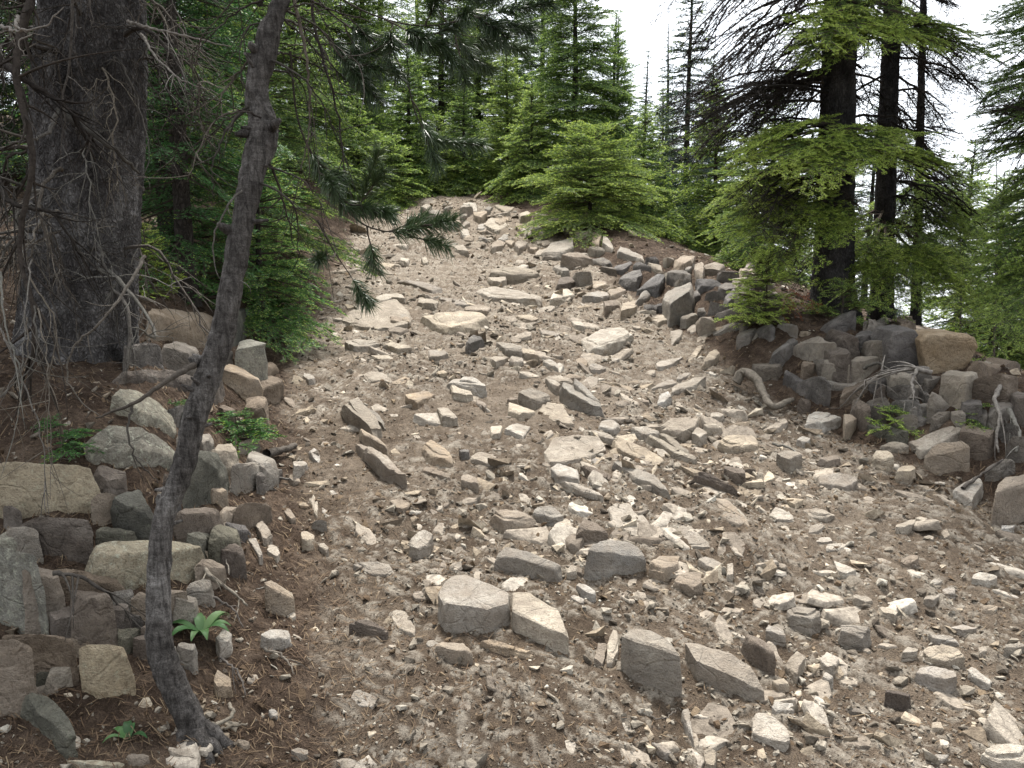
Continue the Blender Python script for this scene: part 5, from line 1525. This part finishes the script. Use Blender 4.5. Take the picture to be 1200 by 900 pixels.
for k in range(26):
    y0 = rg0.uniform(-100, 300); s = rg0.choice([-1, 1], p=[.35, .65])
    dead2.append((y0, 1038 + s * rg0.uniform(50, 130), y0 + rg0.uniform(15, 90), 6.2 + rg0.normal(0, .4)))
live2 = [(250, 960, 325, 5.6, .8), (255, 1000, 345, 5.4, .8), (255, 1040, 345, 5.3, .7), (260, 1085, 350, 5.3, .8), (260, 1120, 345, 5.3, .9), (240, 1010, 300, 5.6, .6), (250, 1150, 330, 5.5, .3), (255, 1170, 355, 5.4, .5), (245, 1100, 320, 5.8, .2), (260, 1060, 360, 5.2, .3), (262, 1140, 370, 5.2, .6)]
right_fir('fir_tree', 'thinner dark fir trunk right of the thick one', 1032, 340, 6.2, 24, 1046, dead2, live2, 92)
dead3 = [(rg0.uniform(150, 300), 1078 + rg0.choice([-1, 1]) * rg0.uniform(20, 70), 0, 6.8) for k in range(12)]
dead3 = [(a, b, a + rg0.uniform(20, 60), c + rg0.normal(0, .2)) for a, b, _, c in dead3]
live3 = [(200, 1120, 245, 6.0, .9), (210, 1150, 270, 6.0, .8), (220, 1100, 285, 5.9, .9), (200, 1040, 260, 6.0, .8), (230, 1140, 305, 5.7, .9), (190, 1170, 240, 6.2, .6)]
right_fir('fir_tree', 'thinnest dark trunk right of the two bigger ones', 1074, 330, 6.8, 11, 1082, dead3, live3, 93, 3.4, 6)
# boughs reaching in from the right
live4 = [(20, 1150, 60, 4.9, .2), (40, 1165, 100, 4.8, .1), (60, 1145, 120, 5.0, .1), (110, 1150, 150, 4.9, .3), (100, 1180, 130, 4.7, .1), (150, 1160, 175, 4.8, .5), (-20, 1160, 20, 5, .2), (-30, 1190, 50, 4.8, .1), (230, 1165, 345, 4.8, .6), (250, 1190, 380, 4.6, .6), (240, 1160, 395, 4.6, .8), (200, 1150, 250, 4.9, .7), (210, 1165, 290, 4.8, .8), (220, 1140, 320, 4.9, .9), (180, 1175, 215, 4.9, .5), (235, 1180, 360, 4.6, .8)]
dead4 = [(rg0.uniform(0, 250), 1200 - rg0.uniform(0, 60), rg0.uniform(60, 240), 5 + rg0.normal(0, .2)) for k in range(10)]
right_fir('fir_tree', 'fir at the right edge reaching dark flat boughs into the picture', 1290, 340, 5.3, 40, 1300, dead4, live4, 94)


def sapling(label, px, d, top_py, seed, tilt=0):
    rg = np.random.default_rng(seed)
    x = FX(px, d); z0 = float(H(x, d)) - .05
    top = P(px + tilt, top_py, d)
    root = thing('dead_sapling', label, 'tree', (x, d, z0), 'thin bare saplings at the right edge')
    sp = Soup()
    sp.tube(smooth_path([(x, d, z0), (x * .5 + top[0] * .5 + .01, d, z0 * .5 + top[2] * .5), top], 20), np.linspace(.012, .003, 20), 6, 0, .5)
    obj('trunk', sp.mesh('trunk', [MAT['deadwood']], True, origin=root.location), root)
    s2 = Soup()
    for k in range(60):
        f = rg.uniform(.15, 1.0)
        b = np.array([x + (top[0] - x) * f, d, z0 + (top[2] - z0) * f])
        az = rg.uniform(0, 6.28); ln = rg.uniform(.08, .28) * (1.15 - f)
        dr = np.array([math.cos(az), math.sin(az), rg.uniform(-.2, .4)])
        s = np.linspace(0, 1, 5)[:, None]
        s2.tube(b + dr * ln * s, .002 * (1 - s[:, 0]) + .0008, 3, 0, rg.uniform(.3, .7))
    obj('bare_twigs', s2.mesh('bare_twigs', [MAT['deadwood']], False, origin=root.location), root)


sapling('thin bare sapling against the white sky at the right edge', 1168, 6.6, 185, 1)
sapling('second thin bare sapling leaning at the right edge', 1185, 7.4, 225, 2, 8)
sapling('short bare sapling beside the thinnest trunk', 1128, 7.0, 240, 3, -4)
sapling('bare thin stem left of the bluish slender fir', 772, 14, 60, 4, 4)

# ------------------------------------------------------------------ young firs and seedlings
def young_fir(name, label, px, py, ht_px, w_px, seed, needle='needle', tips=1.0, cls='near', red=None, n=1.0, up=.45, cat='fir', tint=0.0):
    rg = np.random.default_rng(seed)
    b = hit(px, py); d = b[1]
    Ht = ht_px * d / F; W = w_px * d / F / 2
    root = thing(name, label, cat, b - np.array([0, 0, .02]), 'young firs beside the trail')
    sp = Soup()
    sp.tube(smooth_path([(0, 0, -.03), (.01, 0, Ht * .5), (0, .01, Ht)], 10), np.linspace(.011, .003, 10), 7, 0, .4)
    obj('trunk', sp.mesh('trunk', [MAT['twig']], True), root)
    sp = Soup(); rd = Soup()
    z = .06 * Ht
    while z < Ht:
        fr = 1 - z / Ht
        for i in range(max(3, int(6 * n))):
            az = rg.uniform(0, 6.28); ln = max(.06, W * (.35 + .75 * fr ** .6) * rg.uniform(.7, 1.15))
            put_spray(sp, (0, 0, z), (math.cos(az), math.sin(az), up * (1.2 - fr) + rg.normal(0, .12)), ln, cls, rg, .12, tint=tint + rg.normal(0, .15), tipdrop=1 - tips, roll=rg.normal(0, .3))
        z += max(.035, Ht * .09)
    obj('crown', sp.mesh('crown', [MAT[needle], MAT['tip'], MAT['twig']]), root)
    if red:
        for (tx, ty) in red:
            e = P(tx, ty, d - .22) - np.array(root.location)
            s = np.array([0, 0, Ht * .45])
            put_spray(rd, s + (e - s) * .62, e - s, np.linalg.norm(e - s) * .45, cls, rg, .3, tint=.1, bare=.55, roll=rg.normal(0, .6))
        o = obj('dead_red_bough', rd.mesh('dead_red_bough', [MAT['red'], MAT['red'], MAT['twig']]), root)
        o['label'] = 'rust red dead needles'


young_fir('young_fir', 'young bright green fir with one rust red dead bough on the berm', 895, 380, 84, 100, 1, tint=.25, n=.9, red=[(932, 338), (945, 345), (926, 356), (938, 366), (955, 350), (928, 382)])
young_fir('young_fir', 'young yellow green fir right of the big spruce trunk', 172, 345, 80, 80, 2, tips=.8, n=.8)
young_fir('fir_seedling', 'bright green fir seedling growing right of the leaning pine', 276, 512, 30, 120, 3, 'needle_green', .15, n=1.1, up=.2)
young_fir('fir_seedling', 'dark green fir seedling at the foot of the big spruce', 70, 520, 34, 95, 4, 'needle_green', .05, n=.9, up=.25)
young_fir('fir_seedling', 'low olive fir seedling under the ochre boulder', 1043, 498, 26, 76, 5, 'needle', .7, n=1.1, up=.25)
young_fir('fir_seedling', 'small green seedling between the lichen slabs and the leaning pine', 205, 478, 16, 40, 6, 'needle_green', .1, n=.7, up=.2)
young_fir('fir_seedling', 'small fir seedling among dark rocks at the right edge', 1152, 490, 20, 60, 7, 'needle', .3, n=.6, up=.2)
young_fir('young_fir', 'green fir bush behind the leaning pine at the trail edge', 325, 372, 62, 96, 8, 'needle_green', .1, 'mid', n=.8, up=.15)
young_fir('young_fir', 'olive green fir bush above the large grey berm boulder', 985, 372, 45, 100, 9, 'needle', .5, 'near', n=.5, up=.2)
young_fir('young_fir', 'yellow tipped fir bush above the ochre boulder', 1165, 405, 36, 110, 10, 'needle', .7, 'near', n=.5, up=.2)
young_fir('young_fir', 'dark green fir bush hiding behind the rust brown boulder', 240, 352, 110, 120, 11, 'needle_green', .05, 'mid', n=.7, up=.1)


def broad_plant(label, px, py, h_px, n, seed, bright=.5):
    rg = np.random.default_rng(seed)
    b = hit(px, py); d = b[1]; h = h_px * d / F
    root = thing('broad_leaved_plant', label, 'plant', b, 'broad leaved plants by the leaning pine')
    for k in range(n):
        sp = Soup()
        az = rg.uniform(0, 6.28); ln = h * rg.uniform(.7, 1.2); w = ln * rg.uniform(.09, .15)
        m = 9
        s = np.linspace(0, 1, m)
        o = np.array([math.cos(az), math.sin(az), 0]); sd = np.array([-math.sin(az), math.cos(az), 0])
        spine = o[None] * (s * ln * .8)[:, None] + np.array([0, 0, 1.0])[None] * (ln * (s * .95 - .75 * s ** 2.4))[:, None]
        prof = np.sin(np.clip(s, 0, 1) ** .8 * math.pi) ** .8 * w + .001
        rows_ = []
        for e, up in ((-1, .22), (-.5, .06), (0, 0), (.5, .06), (1, .22)):
            rows_.append(spine + sd[None] * (prof * e)[:, None] + np.array([0, 0, 1.0])[None] * (prof * up * 1.0)[:, None])
        v = np.stack(rows_, 1).reshape(-1, 3)
        f = []
        for i in range(m - 1):
            for j in range(4):
                a = i * 5 + j; f.append([a, a + 1, a + 6, a + 5])
        sp.polys(v, f, 0, np.clip(bright + rg.normal(0, .25), 0, 1))
        obj('leaf', sp.mesh('leaf', [MAT['leaf']], True), root)


broad_plant('leafy green plant with drooping leaves right of the leaning pine foot', 236, 745, 46, 13, 1, .55)
broad_plant('small leafy plant below the smooth cream boulder', 150, 868, 34, 7, 2, .5)

# ------------------------------------------------------------------ dead wood lying about
def ground_stick(name, label, pix, r_px, mat='deadwood', tint=.6, twigs=0, tl=.1, seed=1, lift=.012, cat='stick', taper=.6, group=None, sides=8):
    rg = np.random.default_rng(seed)
    pts = np.array([hit(x, y, lift if len(q) == 0 else q[0]) for x, y, *q in pix])
    pm = smooth_path(pts, 5 * len(pts))
    pm[1:-1] += rg.normal(0, .0018, (len(pm) - 2, 3))
    d = pm[:, 1].mean()
    root_l = pm[len(pm) // 2].copy()
    sp = Soup(); t = np.linspace(0, 1, len(pm))
    ra = r_px * d / F * (1 - taper * t)

    def disp(v, c, ring, r):
        return v + ring * (r * .35 * fbm(v * np.array([22, 22, 22]), 3, seed) + r * .25 * fbm(v * 90, 2, seed))[:, None]
    sp.tube(pm, ra, sides, 0, tint, disp)
    for _ in range(twigs):
        i = rg.integers(2, len(pm) - 1)
        dd = pm[i] - pm[i - 1]; dd /= np.linalg.norm(dd)
        dd = dd * .6 + rg.normal(0, .6, 3); dd[1] -= .3; dd /= np.linalg.norm(dd)
        s = np.linspace(0, 1, 7)[:, None]; ln = tl * rg.uniform(.5, 1.3)
        q = pm[i] + dd * ln * s + np.array([0, 0, -.5]) * ln * s ** 2 + rg.normal(0, .15, 3) * ln * s ** 2
        q[:, 2] = np.maximum(q[:, 2], H(q[:, 0], q[:, 1]) + .004)
        sp.tube(q, ra[i] * .5 * (1 - s[:, 0]) + .0008, 4, 0, np.clip(tint + rg.normal(0, .15), 0, 1))
    o = obj(name, sp.mesh(name, [MAT[mat]], True, origin=root_l), None, root_l)
    return tag(o, label, cat, group)


ground_stick('dead_root', 'twisted grey dead root arching out at the foot of the berm', [(862, 448, .03), (872, 436, .09), (884, 443, .08), (894, 460, .05), (905, 476, .03), (929, 468, .02)], 6, tint=.6, seed=2, cat='root', taper=.5, sides=16, twigs=2, tl=.08)
ground_stick('dead_bough', 'pale dead bough with many bare twigs fallen below the ochre boulder', [(1092, 437, .10), (1070, 432, .14), (1045, 436, .16), (1018, 448, .14), (1000, 460, .08)], 3, tint=.85, twigs=18, tl=.22, seed=3, cat='branch')
ground_stick('dead_bough', 'thin pale dead bough hanging below the bigger dead bough', [(1075, 432, .15), (1068, 448, .13), (1070, 462, .10), (1058, 472, .06)], 2.4, tint=.95, twigs=6, tl=.1, seed=4, cat='branch')
ground_stick('dead_bough', 'bleached crooked dead stick at the right edge above the big tan boulder', [(1172, 452, .10), (1166, 468, .10), (1172, 488, .10), (1168, 515, .06), (1170, 530, .03)], 3, tint=.9, twigs=6, tl=.12, seed=5, cat='branch')
ground_stick('dead_bough', 'second bleached stick right of the crooked dead stick', [(1182, 478, .10), (1188, 492, .09), (1195, 508, .07), (1190, 530, .03)], 3, tint=.9, twigs=3, tl=.1, seed=6, cat='branch')
ground_stick('stick', 'forked pale stick on the left bank below the broad grey green slab', [(234, 660, .02), (248, 676, .03), (268, 690, .03), (290, 710, .015)], 3, tint=.8, twigs=5, tl=.08, seed=7)
ground_stick('stick', 'thin straight stick standing against the left bank', [(250, 615, .03), (262, 640, .03), (268, 672, .02)], 1.6, tint=.75, seed=8)
ground_stick('stick', 'thick short dead stick poking from the left bank under the seedling', [(312, 532, .03), (330, 528, .03), (346, 522, .02)], 5, tint=.25, seed=9, taper=.2)
ground_stick('stick', 'thin stick lying beside the squarish grey boulder', [(310, 556, .02), (330, 560, .02), (350, 564, .015)], 2, tint=.6, seed=10)
ground_stick('stick', 'dark thin stick crossing the flat brown slab of the left wall', [(62, 672, .16), (95, 676, .16), (122, 692, .12), (145, 715, .06), (168, 740, .03)], 2.6, mat='darkwood', tint=.8, twigs=8, tl=.12, seed=11, cat='stick')
ground_stick('stick', 'pale curved stick at the foot of the leaning pine', [(245, 850, .02), (262, 846, .02), (272, 838, .03), (268, 824, .03)], 3.2, tint=.8, seed=12, taper=.3)
ground_stick('stick', 'grey short stick beside the pale curved stick', [(245, 858, .015), (268, 852, .015), (290, 848, .015)], 2.4, tint=.6, seed=13)
ground_stick('stick', 'long grey stick against the berm left of the large grey boulder', [(1012, 432, .10), (1030, 426, .14), (1045, 436, .10)], 2, tint=.5, seed=14)
ground_stick('stick', 'dark leaning stick beside the white pointed stone at right', [(1128, 572, .03), (1150, 556, .06), (1176, 538, .10)], 2.6, tint=.3, seed=15)
ground_stick('stick', 'tiny bent stick in the dirt below the upright grey block', [(758, 832, .01), (768, 842, .01), (782, 840, .012), (792, 832, .01)], 1.6, tint=.4, seed=16)
for k, (x0, y0, x1, y1, lab) in enumerate(((250, 700, 285, 735, 'brown thin stick slanting across the left bank soil'), (258, 770, 288, 815, 'dark thin root curving down the left bank'), (310, 760, 345, 790, 'short brown twig low on the left bank'), (905, 520, 938, 540, 'short pale twig by the round grey stone'), (335, 700, 300, 690, 'short crooked twig above the tan bank stone'))):
    ground_stick('stick', lab, [(x0, y0, .015), ((x0 + x1) / 2 + 5, (y0 + y1) / 2 - 5, .02), (x1, y1, .012)], 1.8, tint=.35 + .1 * k, twigs=2, tl=.05, seed=20 + k)

# ------------------------------------------------------------------ sky and light
EL, AZ = R(66), R(-4)          # sun high, ahead of us and to the right, behind thin cloud
w = bpy.data.worlds.new('World'); SC.world = w; w.use_nodes = True
nt = w.node_tree; nt.nodes.clear()
N, L = nt.nodes.new, nt.links.new
sky = N('ShaderNodeTexSky'); sky.sky_type = 'NISHITA'; sky.sun_disc = False
sky.sun_elevation = EL; sky.sun_rotation = AZ
tc = N('ShaderNodeTexCoord')
cl = noise(N, L, tc.outputs['Generated'], 2.2, 5, .55, .3)
cloud = ramp(N, L, cl, [(.3, (.86, .88, .91)), (.7, (1, 1, 1))])
cv = N('ShaderNodeVectorMath'); cv.operation = 'SCALE'; cv.inputs['Scale'].default_value = 10.0
# an overcast dome is brighter overhead than at its rim
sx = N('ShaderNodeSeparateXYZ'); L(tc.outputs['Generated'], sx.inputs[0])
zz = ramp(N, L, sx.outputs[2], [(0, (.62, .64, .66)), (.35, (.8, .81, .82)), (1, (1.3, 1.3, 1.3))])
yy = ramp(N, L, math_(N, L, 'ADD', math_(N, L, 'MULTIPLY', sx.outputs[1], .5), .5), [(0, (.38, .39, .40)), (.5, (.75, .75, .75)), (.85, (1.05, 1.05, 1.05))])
zz = mixc(N, L, 1.0, zz, yy, 'MULTIPLY')   # added dimming of the sky behind the camera, darkens faces towards it
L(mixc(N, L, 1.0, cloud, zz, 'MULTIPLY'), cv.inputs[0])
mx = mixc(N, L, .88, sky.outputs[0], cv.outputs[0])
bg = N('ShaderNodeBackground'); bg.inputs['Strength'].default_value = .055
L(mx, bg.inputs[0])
wo = N('ShaderNodeOutputWorld'); L(bg.outputs[0], wo.inputs[0])
sd = bpy.data.lights.new('sun', 'SUN'); sd.energy = 1.5; sd.angle = R(10); sd.color = (1, .96, .9)
so = bpy.data.objects.new('sun', sd); COL.objects.link(so)
dirv = Vector((math.sin(AZ) * math.cos(EL), math.cos(AZ) * math.cos(EL), math.sin(EL)))
so.rotation_euler = dirv.to_track_quat('Z', 'Y').to_euler()
so.location = dirv * 30

SC.view_settings.view_transform = 'Standard'
SC.view_settings.look = 'None'
SC.view_settings.gamma = 1.0
SC.view_settings.exposure = 2.5
SC.render.engine = 'CYCLES'
try:
    SC.cycles.max_bounces = 5; SC.cycles.diffuse_bounces = 3; SC.cycles.glossy_bounces = 2
    SC.cycles.transmission_bounces = 3; SC.cycles.use_denoising = True; SC.cycles.denoising_prefilter = 'ACCURATE'
except Exception:
    pass
